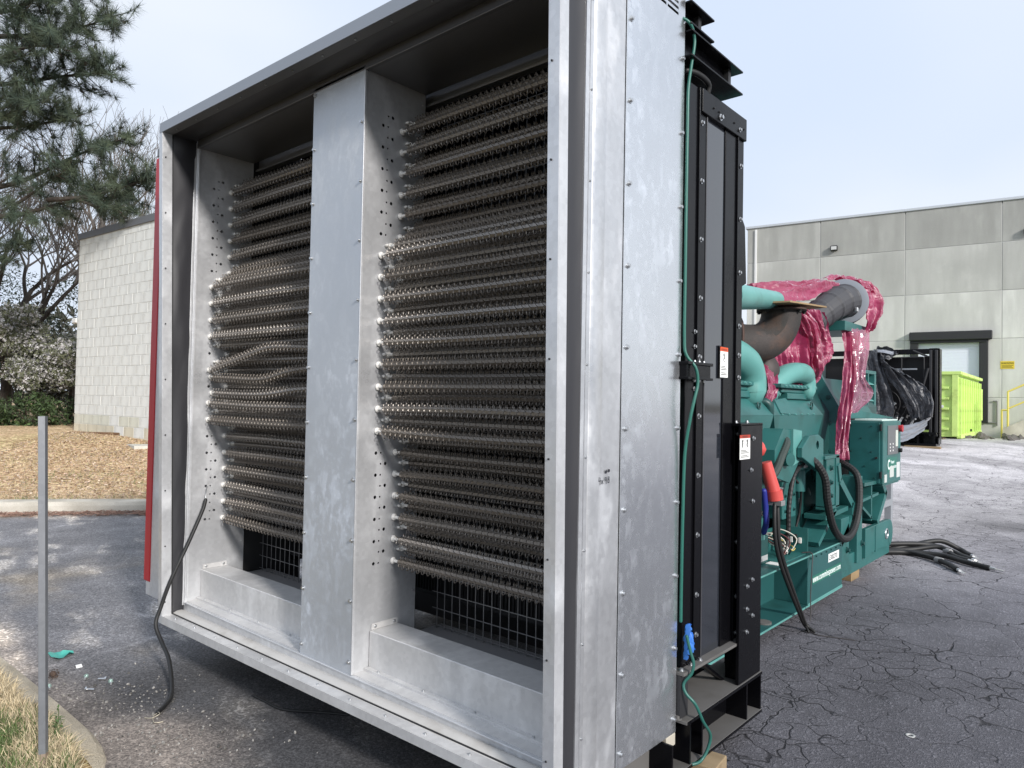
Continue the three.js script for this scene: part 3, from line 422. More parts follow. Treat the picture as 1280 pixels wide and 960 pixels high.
  // floor, roof, side and rear panels
  const floor = P('floor_panel', [hexa([[W - 0.02, 0.3, -0.112], [-0.02, 0.3, -0.112], [-0.02, 0.32, -0.112], [W - 0.02, 0.32, -0.112], [W - 0.02, 0.3, -0.5], [-0.02, 0.3, -0.5], [-0.02, 0.345, -0.5], [W - 0.02, 0.345, -0.5]])], M.galvD);
  P('under_tray', bx(W - 0.02, -0.01, 0.235, 0.262, -0.75, -0.098), M.galv);
  P('roof_panel', [bx(W - 0.05, -0.002, 3.04, 3.09, -0.75, -0.11, 0.004)], M.galv);
  P('ceiling_panel', [bx(W, -1.56, 2.922, 2.928, -0.45, -0.118), bx(-1.17, -0.02, 2.922, 2.928, -0.45, -0.118), bx(-1.56, -1.17, 2.935, 2.94, -0.45, -0.118)], mat([0.3, 0.3, 0.31], 0.4, 0.9));  // ceiling coloured darker than the galvanised sheet to stand for bay shade
  P('rear_header', [bx(W, -0.02, 2.885, 2.96, -0.505, -0.485), bx(W, -0.02, 2.872, 2.886, -0.505, -0.462, 0.003)], mat([0.3, 0.3, 0.31], 0.4, 0.8));  // header darkened too, the shade of the bay is in its colour
  P('side_panel', [bx(W - 0.05, W - 0.03, 0.24, 3.05, -0.75, -0.112)], M.galv);
  // open side door beyond the left edge, with red edging
  const dr = P('side_door', bx(-3.315, W - 0.04, 0.25, 3.02, -0.15, -0.118, 0.006), M.galv);
  part(dr, 'red_edging', [bx(-3.335, -3.25, 0.335, 2.985, -0.156, -0.112, 0.006)], M.red); part(dr, 'end_cap', bx(-3.332, -3.252, 2.99, 3.05, -0.155, -0.113, 0.012), M.coping);
  // right corner post: strips, fold and a soft roll
  const pf = [[-0.1, -0.012], [-0.1, 0.0], [-0.118, 0.001], [-0.119, -0.003], [-0.122, -0.003], [-0.123, 0.001], [-0.14, 0.002], [-0.142, -0.003], [-0.146, -0.002]]; for (let i = 0; i <= 10; i++) { const f = i / 10; pf.push([mix(-0.148, -0.23, f), 0.006 * Math.sin(Math.PI * Math.min(1, f * 1.15)) ** 0.8 * (1 - 0.25 * f) + 0.0]); } pf.push([-0.333, 0.0], [-0.333, -0.012]);
  P('corner_post', prism(pf.map(p => [p[1], p[0]]), 'y', 0.24, 3.12), M.post);
  for (let k = 0; k < 9; k++) bolt(LBK, [0.002, 0.42 + k * 0.3, -0.131], 'x', 0.55);
  // flat side panel with louvres and bolt rows
  {
    const s = new THREE.Shape(); s.moveTo(0.336, 0.237); s.lineTo(0.753, 0.237); s.lineTo(0.753, 3.12); s.lineTo(0.336, 3.12); s.closePath();
    for (let r = 0; r < 4; r++) for (const [a, b] of [[0.45, 0.605], [0.615, 0.7]]) { const h = new THREE.Path(), y = 3.004 + r * 0.022; h.moveTo(a, y); h.lineTo(b, y); h.lineTo(b, y + 0.011); h.lineTo(a, y + 0.011); h.closePath(); s.holes.push(h); }
    const g = new THREE.ExtrudeGeometry(s, { depth: 0.003, bevelEnabled: false }); g.rotateY(Math.PI / 2); g.translate(0.0015, 0, 0); // shape x becomes -z
    P('side_panel', tri(g), M.scuff);
  }
  for (const y of [2.85, 2.559, 2.266, 1.977, 1.692, 1.408, 1.127, 0.84, 0.56, 0.29]) bolt(LBK, [0.0045, y, -0.362], 'x', 1.25);
  for (const y of [3.075, 2.847, 2.554, 2.264, 1.975, 1.689, 1.405, 1.119, 0.837, 0.56, 0.29]) bolt(LBK, [0.0045, y, -0.735], 'x', 1.25);
  P('panel_clip', bx(-0.02, 0.006, 0.19, 0.236, -0.75, -0.68, 0.003), mat([0.5, 0.46, 0.38], 0.8, 0.2));
  // divider: bolted front plate between the bays
  P('divider_panel', bx(-1.558, -1.17, 0.32, 2.935, -0.108, -0.1), M.plate);
  P('divider_edge', bx(-1.174, -1.167, 0.32, 2.93, -0.112, -0.0985, 0.002), M.galv);
  for (let k = 0; k < 11; k++) { bolt(LBK, [-1.545, 0.367 + k * 0.2535, -0.1], 'z', 1.2); if (k < 10) bolt(LBK, [-1.186, 0.372 + k * 0.258, -0.1], 'z', 1.2); }
  // hand writing on the corner post: an arrow over a size, and another arrow over the second figure
  {
    const tx = (() => { const c = document.createElement('canvas'); c.width = 256; c.height = 160; const x = c.getContext('2d'); x.fillStyle = '#000'; x.fillRect(0, 0, 256, 160); x.strokeStyle = '#fff'; x.lineWidth = 6; x.lineCap = x.lineJoin = 'round';
      const L = (...p) => { x.beginPath(); x.moveTo(p[0], p[1]); for (let i = 2; i < p.length; i += 2) x.lineTo(p[i], p[i + 1]); x.stroke(); }, O = (a, b, r, r2 = r) => { x.beginPath(); x.ellipse(a, b, r, r2, 0, 0, 7); x.stroke(); };
      L(40, 12, 40, 62); L(28, 24, 40, 10, 52, 24); L(28, 52, 40, 64, 52, 52);                     // up-down arrow
      L(160, 44, 218, 34); L(176, 30, 158, 44, 178, 54); L(202, 26, 220, 34, 204, 46); O(166, 43, 9); O(212, 36, 9);
      O(24, 92, 11, 12); L(36, 90, 34, 136);                                                        // 9
      L(68, 80, 60, 108, 92, 106); L(84, 84, 84, 136);                                              // 4
      L(106, 104, 126, 130); L(126, 104, 106, 130);                                                 // x
      O(164, 96, 10, 11); L(175, 94, 173, 134); O(208, 92, 9, 9); O(208, 115, 11, 13);              // 98
      return new THREE.CanvasTexture(c); })();
    const m = new THREE.MeshStandardMaterial({ color: 0x1a1a22, roughness: 0.6, alphaMap: tx, transparent: true });
    const o = new THREE.Mesh(new THREE.PlaneGeometry(0.105, 0.07), m); o.name = 'handwriting'; o.rotation.y = Math.PI / 2; const f = LBK.position; o.position.set(0.0035 - f.x, 1.25 - f.y, -0.232 - f.z); LBK.add(o);
  }
  // punched bay walls
  const y0 = 2.7075, dy = 0.0967, rowY = i => y0 - dy * i;
  const wallShape = (flip) => {
    const s = new THREE.Shape(); s.moveTo(0.112, 0.32); s.lineTo(0.45, 0.335); s.lineTo(0.45, 2.935); s.lineTo(0.112, 2.935); s.closePath();
    const hole = (z, y, r) => { const h = new THREE.Path(); h.absellipse(z, y, r, r, 0, 7 * Math.PI / 3.5 * 1.0, true); s.holes.push(h); };
    for (let i = 0; i <= 20; i++) if (i < 6 || i > 14) { hole(0.206, rowY(i), 0.0078); hole(0.2325, rowY(i), 0.0045); if (i !== 15) { hole(0.2325, rowY(i) + dy / 2, 0.0045); hole(0.259, rowY(i) + dy / 2, 0.0078); } }
    if (flip) for (const i of [10, 12]) hole(0.206, rowY(i), 0.0078);
    const g = new THREE.ExtrudeGeometry(s, { depth: 0.003, bevelEnabled: false, curveSegments: 6 }); g.rotateY(Math.PI / 2); return tri(g);
  };
  P('bay_wall', wallShape(true).translate(W - 0.003, 0, 0), M.wall); P('bay_wall', wallShape(false).translate(-1.174, 0, 0), M.wall);
  P('bay_wall', bx(-1.563, -1.56, 0.345, 2.935, -0.45, -0.108), M.wall); P('bay_wall', bx(-0.03, -0.025, 0.345, 2.935, -0.45, -0.108), M.wall);
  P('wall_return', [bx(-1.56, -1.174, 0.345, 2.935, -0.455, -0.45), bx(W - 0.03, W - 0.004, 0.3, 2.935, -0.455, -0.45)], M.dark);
  for (const x of [W, -1.17]) for (const y of [2.87, 0.62]) bolt(LBK, [x, y, -0.435], 'x', 0.7);
  // sill boxes with bolted ears
  for (const [a, b] of [[W + 0.001, -1.564], [-1.169, -0.032]]) {
    const s = P('sill_box', [bx(a, b, 0.325, 0.488, -0.352, -0.19, 0.004), bx(a, b, 0.3, 0.334, -0.19, -0.166, 0.001)], M.galvD);
    part(s, 'ear', bx(a, a + 0.003, 0.488, 0.515, -0.345, -0.2, 0.001), M.galvD); place(s, 'bolt', boltG, M.zinc, [a + 0.003, 0.502, -0.22], ROT.x, 0.9); place(s, 'bolt', boltG, M.zinc, [a + 0.003, 0.502, -0.325], ROT.x, 0.9);
    for (let k = 0; k < 4; k++) place(s, 'bolt', boltG, M.zinc, [mix(a, b, (k + 0.3) / 4), 0.334, -0.177], ROT.y, 0.8);
    P('rear_tray', bx(a, b, 0.40, 0.425, -0.62, -0.352), mat([0.3, 0.3, 0.31], 0.7, 0.4));
    // wire guard
    const wires = []; for (let x = a + 0.03; x < b; x += 0.05) wires.push(bx(x - 0.0016, x + 0.0016, 0.425, 2.86, -0.5632, -0.56)); for (let y = 0.44; y < 2.86; y += 0.0762) wires.push(bx(a, b, y - 0.0016, y + 0.0016, -0.56, -0.5568));
    P('wire_guard', wires, mat([0.24, 0.24, 0.245], 0.5, 0.6));
  }
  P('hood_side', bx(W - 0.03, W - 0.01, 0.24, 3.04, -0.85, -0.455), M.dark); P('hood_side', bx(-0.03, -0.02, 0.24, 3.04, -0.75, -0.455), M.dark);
  // drain valve with a blue body seen under the coils of the left bay
  const dv = P('drain_valve', [cyl([-2.02, 0.43, -0.5], [-2.02, 0.5, -0.5], 0.032, 0.028, 14), cyl([-2.02, 0.5, -0.5], [-2.02, 0.585, -0.5], 0.024, 0.024, 14), cyl([-2.02, 0.56, -0.5], [-2.02, 0.572, -0.5], 0.031, 0.031, 14)], mat([0.1, 0.14, 0.26], 0.35, 0.3)); part(dv, 'stem', cyl([-2.02, 0.585, -0.5], [-2.02, 0.75, -0.5], 0.012, 0.012, 10), M.blackM); part(dv, 'lever', [cyl([-2.06, 0.57, -0.48], [-1.985, 0.57, -0.48], 0.009, 0.009, 8), cyl([-2.05, 0.48, -0.475], [-1.98, 0.455, -0.475], 0.012, 0.012, 8)], M.ceram);

  // ---- resistor coils: a rod wound with a ribbon of small wire loops
  const coilGeo = (path, L, seed) => { // two starts, loops in line along the rod so that they read as rows
    const pitch = 0.033, N = 7, turns = L / pitch, r0 = 0.0125, r1 = 0.0285, wr = 0.0025, P2 = [], seg = Math.round(turns * N * 6);
    const up = V(0, 1, 0), T = V(), B = V(), Nn = V(), c = V(), c2 = V();
    for (let st = 0; st < 1; st++) { let prev = null; for (let i = 0; i <= seg; i++) {
      const f = i / seg, ph = f * turns * N * Math.PI + st * Math.PI / 2, th = f * turns * 2 * Math.PI + st * Math.PI * (1 + 1 / N), w = Math.pow(Math.abs(Math.sin(ph)), 0.7), rr = r0 + (r1 - r0) * w * (1 + (HASH(Math.floor(i / 6), seed + st) - 0.5) * 0.12);
      path(f, c); path(Math.min(1, f + 0.004), c2); if (c2.distanceToSquared(c) < 1e-9) { path(f - 0.004, T); T.sub(c).negate(); } else T.copy(c2).sub(c); T.normalize(); B.copy(T).cross(up).normalize(); Nn.copy(B).cross(T);
      const ring = []; for (let k = 0; k < 3; k++) { const a = k * 2.094, dr = Math.cos(a) * wr, da = Math.sin(a) * wr; const R = rr + dr, cs = Math.cos(th), sn = Math.sin(th); ring.push([c.x + Nn.x * R * cs + B.x * R * sn + T.x * da, c.y + Nn.y * R * cs + B.y * R * sn + T.y * da, c.z + Nn.z * R * cs + B.z * R * sn + T.z * da]); }
      if (prev) for (let k = 0; k < 3; k++) { const k1 = (k + 1) % 3; P2.push(...prev[k], ...prev[k1], ...ring[k1], ...prev[k], ...ring[k1], ...ring[k]); }
      prev = ring;
    } }
    // core rod
    const M2 = 14; let pr = null; for (let i = 0; i <= M2; i++) { const f = i / M2; path(f, c); const ring = []; for (let k = 0; k < 7; k++) { const a = k / 7 * 6.283; ring.push([c.x, c.y + Math.cos(a) * 0.0135, c.z + Math.sin(a) * 0.0135]); } if (pr) for (let k = 0; k < 7; k++) { const k1 = (k + 1) % 7; P2.push(...pr[k], ...pr[k1], ...ring[k1], ...pr[k], ...ring[k1], ...ring[k]); } pr = ring; }
    const g = new THREE.BufferGeometry(); g.setAttribute('position', new THREE.Float32BufferAttribute(P2, 3)); g.computeVertexNormals(); return g;
  };
  const straight = [0, 1, 2].map(k => coilGeo((f, o) => o.set(f * 1.09, -0.004 * Math.sin(f * Math.PI) * k, 0), 1.09, 901 + k));
  const insG = lathe([[0.0001, 0], [0.0135, 0], [0.0155, 0.003], [0.0155, 0.008], [0.0105, 0.011], [0.007, 0.014], [0.007, 0.045], [0.0001, 0.046]], 14).rotateZ(-Math.PI / 2);
  const pinG = lathe([[0.0001, 0], [0.006, 0], [0.0075, 0.008], [0.006, 0.016], [0.0001, 0.018]], 8).rotateZ(-Math.PI / 2);
  const cm = [0, 1, 2].map(k => mat([0.27 - k * 0.03, 0.245 - k * 0.03, 0.22 - k * 0.03], 0.46 + 0.05 * k, 0.78)); const rC = rng(91);
  const coil = (x, y, z, geo, rot) => {
    const g = geo || straight[Math.floor(rC() * 3)], o = place(LBK, 'resistor_coil', g, cm[Math.floor(rC() * 3)], [x + 0.048, y, z]); if (!geo) o.rotation.set(rC() * 6.28 * (rot ?? 1), (rC() - 0.5) * 0.003, (rC() - 0.5) * 0.008);
    const ig = sh(new THREE.Mesh(insG, M.ceram)); ig.name = 'insulator'; ig.position.set(-0.048, 0, 0); o.add(ig); return o;
  };
  for (const [bay, x] of [[0, W], [1, -1.17]]) {
    const odd = [];
    for (let i = 0; i <= 20; i++) {
      const y = rowY(i);
      coil(x, y, -0.311); coil(x, y + dy / 2, -0.362); place(LBK, 'terminal_pin', pinG, M.ceram, [x, y + dy / 2, -0.336]);
      if (i >= 6 && i <= 14) {
        if (!(bay === 0 && i >= 10 && i <= 12)) { coil(x, y, -0.206); }
        if (!(bay === 0 && i === 12)) coil(x, y + dy / 2, -0.258); place(LBK, 'terminal_pin', pinG, M.ceram, [x, y + dy / 2, -0.2325]);
      }
    }
    if (bay === 0) { // three coils knocked out of line
      const bend = (pts, seed) => { const c = new THREE.CatmullRomCurve3(pts.map(p => V(...p)), false, 'centripetal'); return coilGeo((f, o) => c.getPointAt(Math.min(1, Math.max(0, f)), o), c.getLength(), seed); };
      coil(x, rowY(11), -0.206, bend([[0, 0, 0], [0.2, 0.036, 0.003], [0.4, 0.072, 0.005], [0.57, 0.101, 0.006], [0.64, 0.108, 0.004], [0.72, 0.108, 0.002], [0.9, 0.1, 0], [1.09, 0.09, 0]], 921));
      coil(x, 1.604, -0.215, bend([[0, -0.004, 0], [0.25, -0.012, 0.01], [0.5, -0.02, 0.014], [0.62, -0.014, 0.012], [0.8, 0.018, 0.006], [1.09, 0.04, 0]], 922));
      coil(x, 1.51, -0.226, bend([[0, 0, 0], [0.3, -0.006, 0.006], [0.6, -0.002, 0.008], [0.85, 0.022, 0.004], [1.09, 0.03, 0]], 923));
    }
  }
}

// ================================================================ RADIATOR (black) behind the load bank
const RAD = thing('radiator', 'tall black painted radiator with bolted side channels on its own black skid', 'radiator', [-1.4, 0.1, -1.1]);
{
  const P = (n, g, m) => part(RAD, n, g, m);
  const core = P('core', bx(-2.68, -0.1, 0.5, 2.76, -1.22, -0.74), M.dark);
  { const fins = []; for (let x = -2.66; x < -0.12; x += 0.022) fins.push(bx(x, x + 0.004, 0.52, 2.72, -0.739, -0.728)); P('core_fins', fins, mat([0.02, 0.02, 0.021], 0.6, 0.3)).userData.kind = 'stuff'; }
  P('rear_shroud', bx(-2.7, -0.06, 0.46, 2.78, -1.32, -1.225), M.black);
  P('added_baffle', bx(-2.7, -0.1, 2.74, 3.03, -0.79, -0.756), M.black);  // added to block a white light leak above the core
  P('left_channel', bx(-2.74, -2.68, 0.46, 2.787, -1.33, -0.76, 0.006), M.black);
  // right side: two flange strips, a glossy recessed web, return flanges
  const T = 2.787, B = 0.462;
  P('side_channel', [bx(-0.1, 0.0, B, T, -0.962, -0.8, 0.004), bx(-0.1, 0.008, B, T, -0.892, -0.883, 0.002)], M.black);
  P('side_channel', [bx(-0.1, 0.0, B, T, -1.333, -1.143, 0.004), bx(-0.1, 0.008, B, T, -1.262, -1.254, 0.002)], M.black);
  P('side_web', bx(-0.1, -0.006, B, 2.69, -1.142, -0.963), new THREE.MeshPhysicalMaterial({ color: lin(0.02, 0.023, 0.03), roughness: 0.07, ior: 2.0, side: THREE.DoubleSide }));
  P('web_edge', bx(-0.03, 0.003, B, 2.75, -0.966, -0.958, 0.001), mat([0.05, 0.05, 0.055], 0.3));
  P('top_cap', bx(-0.1, 0.012, 2.69, 2.79, -1.335, -0.9, 0.004), M.black);
  P('seal_strip', bx(-0.1, -0.02, B, T, -0.8, -0.76), mat([0.1, 0.17, 0.16], 0.6));
  for (const y of [2.63, 2.39, 2.15, 1.91, 1.67, 1.43, 1.19, 0.95, 0.71, 0.55]) { bolt(RAD, [0.001, y + 0.02, -0.915], 'x', 1.3); if (Math.abs(y - 1.67) > 0.01) bolt(RAD, [0.001, y - 0.06, -1.295], 'x', 1.3); }
  for (const z of [-1.0, -1.05, -1.1, -1.2, -1.3]) bolt(RAD, [0.013, 2.735, z], 'x', 0.6, M.blackM); bolt(RAD, [0.013, 2.715, -1.06], 'x', 1.7); bolt(RAD, [0.013, 2.72, -1.255], 'x', 1.2);
  for (const y of [1.73, 1.79, 1.56]) bolt(RAD, [0.001, y, -0.875], 'x', 1.1);
  for (const y of [1.72, 1.62]) bolt(RAD, [0.001, y, -1.295], 'x', 1.3);
  const br = P('bracket', [bx(-0.05, 0.035, 1.6, 1.66, -0.952, -0.745, 0.003), bx(-0.05, 0.045, 1.652, 1.664, -0.955, -0.74, 0.002), bx(-0.05, 0.045, 1.594, 1.604, -0.955, -0.74, 0.002)], M.black);
  for (const z of [-0.83, -0.87, -0.91]) { place(br, 'bolt', boltG, M.zinc, [0.025, 1.664, z], ROT.y, 1.0); place(br, 'bolt', boltG, M.zinc, [0.025, 1.594, z], ROT['-y'], 1.0); }
  // stacked channels on top, open side outwards
  for (const [y0, y1, z1, x1] of [[2.862, 2.968, -1.235, 0.035], [2.99, 3.085, -0.96, 0.03]]) {
    const b = P('top_channel', [bx(-2.7, x1, y1 - 0.008, y1, z1, -0.757, 0.002), bx(-2.7, x1, y0, y0 + 0.008, z1 - 0.0, -0.757, 0.002), bx(-2.7, x1 - 0.05, y0 + 0.008, y1 - 0.008, z1 + 0.09, -0.757)], M.black);
    for (let k = 0; k < 3; k++) place(b, 'bolt', boltG, M.zinc, [x1 - 0.02, y0 + 0.008, z1 + 0.1 + k * 0.045], ROT.y, 0.9), place(b, 'bolt', boltG, M.zinc, [x1 - 0.05, (y0 + y1) / 2 - 0.01, z1 + 0.11 + k * 0.045], ROT.x, 1.1);
    part(b, 'web_end', bx(x1 - 0.06, x1 - 0.03, y0 + 0.008, y1 - 0.008, z1 + 0.06, z1 + 0.085), M.blackM);
  }
  P('bleed_pipe', tube([[-0.05, 2.83, -0.76], [0.0, 2.835, -0.85], [0.012, 2.82, -0.945], [0.0, 2.78, -0.96]], 0.012, 20, 8), M.rubber);
  // shelf at the foot of the channels, post, brace
  P('foot_shelf', [bx(-0.2, 0.035, 0.452, 0.464, -1.335, -0.757, 0.002), bx(-0.2, -0.19, 0.4, 0.452, -1.335, -0.757)], M.dusty);
  P('foot_post', bx(-0.1, 0.02, 0.287, 0.452, -0.82, -0.757), M.blackM);
  P('foot_post', bx(-0.04, 0.02, 0.287, 0.452, -1.3, -1.285, 0.002), M.black); P('brace', hexa([[-0.06, 0.287, -1.24], [-0.03, 0.287, -1.24], [-0.03, 0.452, -0.98], [-0.06, 0.452, -0.98], [-0.06, 0.287, -1.26], [-0.03, 0.287, -1.26], [-0.03, 0.452, -1.0], [-0.06, 0.452, -1.0]]), M.black);
  for (const z of [-0.78, -0.86, -0.935]) bolt(RAD, [0.012, 0.464, z], 'y', 1.4); bolt(RAD, [0.01, 0.464, -1.3], 'y', 1.4);
  // skid rails
  for (const x of [0.05, -2.65]) {
    const s = P('skid_rail', [bx(x - 0.2, x, 0.272, 0.285, -1.484, -0.757, 0.002), bx(x - 0.2, x, 0.1, 0.113, -1.484, -0.45, 0.002), bx(x - 0.112, x - 0.1, 0.113, 0.272, -1.484, -0.757), bx(x - 0.112, x - 0.1, 0.113, 0.232, -0.757, -0.45)], x > 0 ? M.dusty : M.black);
    for (const z of [-0.66, -0.8, -0.9, -1.33, -1.482]) part(s, 'stiffener', bx(x - 0.1, x - 0.004, 0.113, z > -0.7 ? 0.23 : 0.272, z, z + 0.01), M.black);
    if (x > 0) { part(s, 'web_face', bx(x - 0.1, x - 0.0985, 0.114, 0.271, -1.48, -0.76), M.black); part(s, 'edge', bx(x, x + 0.0015, 0.272, 0.284, -1.48, -0.76), M.black); part(s, 'edge', bx(x, x + 0.0015, 0.101, 0.112, -1.48, -0.5), M.black); for (const z of [-0.76, -1.38, -1.44]) place(s, 'bolt', boltG, M.dusty, [0.01, 0.285, z], ROT.y, 1.8); }
  }
  P('cross_member', bx(-2.7, -0.06, 0.12, 0.26, -1.45, -1.38), M.blackM); P('cross_member', bx(-2.7, -0.06, 0.12, 0.26, -0.6, -0.52), M.blackM);
  // guard plate standing on the skid
  const gp = P('guard_plate', [bx(0.03, 0.045, 0.286, 1.412, -1.47, -1.235, 0.002), bx(-0.12, 0.045, 1.405, 1.418, -1.472, -1.23, 0.002), bx(-0.12, 0.03, 0.286, 1.4, -1.47, -1.455)], M.black);
  for (const [y, z] of [[1.35, -1.36], [1.21, -1.34], [1.07, -1.36], [0.72, -1.365], [0.56, -1.37], [0.7, -1.31], [0.6, -1.31], [0.5, -1.31]]) place(gp, 'bolt', boltG, M.zinc, [0.046, y, z], ROT.x, 1.2);
  for (const z of [-1.28, -1.4]) place(gp, 'bolt', boltG, M.zinc, [0.0, 1.418, z], ROT.y, 1.2);
  // warning labels
  const label = two => printed(two ? 0.11 : 0.076, two ? 0.107 : 0.13, 160, (x, w, h) => { x.fillStyle = '#e8e8e4'; x.fillRect(0, 0, w, h); x.fillStyle = two ? '#a5341c' : '#d9501e'; x.fillRect(0, 0, w, h * 0.14); x.fillStyle = '#2a1008'; x.font = `bold ${Math.round(h * 0.1)}px sans-serif`; x.textAlign = 'center'; x.fillText('WARNING', w / 2, h * 0.115, w * 0.8);
    x.fillStyle = '#161616'; for (const cx of two ? [w * 0.27, w * 0.72] : [w * 0.5]) { x.save(); x.translate(cx, h * 0.32); x.rotate(0.35); x.fillRect(-w * 0.035, -h * 0.13, w * 0.07, h * 0.26); x.rotate(-0.9); x.fillRect(-w * 0.03, -h * 0.12, w * 0.06, h * 0.2); x.restore(); x.beginPath(); x.arc(cx, h * 0.47, w * 0.05, 0, 7); x.fill(); }
    for (let k = 0; k < 6; k++) if (k !== 3) x.fillRect(w * 0.12, h * (0.62 + k * 0.055), w * (0.5 + 0.25 * ((k * 7) % 3) / 2), h * 0.022); });
  for (const [two, x, y, z, w, h] of [[0, 0.0035, 1.68, -1.145, 0.076, 0.13], [1, 0.0475, 1.314, -1.27, 0.11, 0.107]]) { const o = place(RAD, 'warning_label', new THREE.PlaneGeometry(w, h), new THREE.MeshStandardMaterial({ map: label(two), roughness: 0.45 }), [x, y, z], [0, Math.PI / 2, 0]); if (!two) P('label_backing', bx(-0.022, 0.0015, 1.61, 1.75, -1.185, -1.1), M.black); }
}
solo('ground_cable', tube([[-0.02, 3.02, -0.72], [0.02, 2.995, -0.76], [0.022, 2.94, -0.8], [0.018, 2.84, -0.785], [0.016, 2.735, -0.765], [0.016, 2.57, -0.762], [0.015, 2.3, -0.762], [0.015, 2.0, -0.762], [0.015, 1.76, -0.762], [0.022, 1.69, -0.765], [0.05, 1.64, -0.79], [0.055, 1.58, -0.8], [0.05, 1.52, -0.785], [0.04, 1.44, -0.77], [0.022, 1.3, -0.765], [0.018, 1.05, -0.762], [0.016, 0.8, -0.762], [0.016, 0.66, -0.762]], 0.0062, 160, 8), mat([0.02, 0.13, 0.1], 0.4), 'thin green cable running down behind the galvanised side panel beside black channels', 'cable');
solo('ground_cable', tube([[0.03, 0.6, -0.785], [0.045, 0.54, -0.79], [0.055, 0.5, -0.795], [0.05, 0.462, -0.79], [0.03, 0.43, -0.775], [0.028, 0.41, -0.768], [0.04, 0.385, -0.77], [0.07, 0.35, -0.785], [0.085, 0.28, -0.82], [0.085, 0.2, -0.885], [0.07, 0.125, -0.86], [0.04, 0.107, -0.8], [-0.1, 0.108, -0.68]], 0.0062, 120, 8), mat([0.02, 0.11, 0.09], 0.4), 'green cable end looping from blue tape down over the dusty black skid rail', 'cable');
solo('blue_tape', drape([[0.024, 0.64, -0.8], [0.024, 0.6, -0.79], [0.024, 0.56, -0.782], [0.022, 0.51, -0.782]], [[0.026, 0.645, -0.808], [0.03, 0.61, -0.82], [0.036, 0.57, -0.83], [0.03, 0.535, -0.845]], 14, 18, 0.022, 6, 9, [0.95, 0, -0.1]), mat([0.05, 0.2, 0.62], 0.5), 'crumpled blue tape wrapped round the green cable above the black shelf', 'tape');

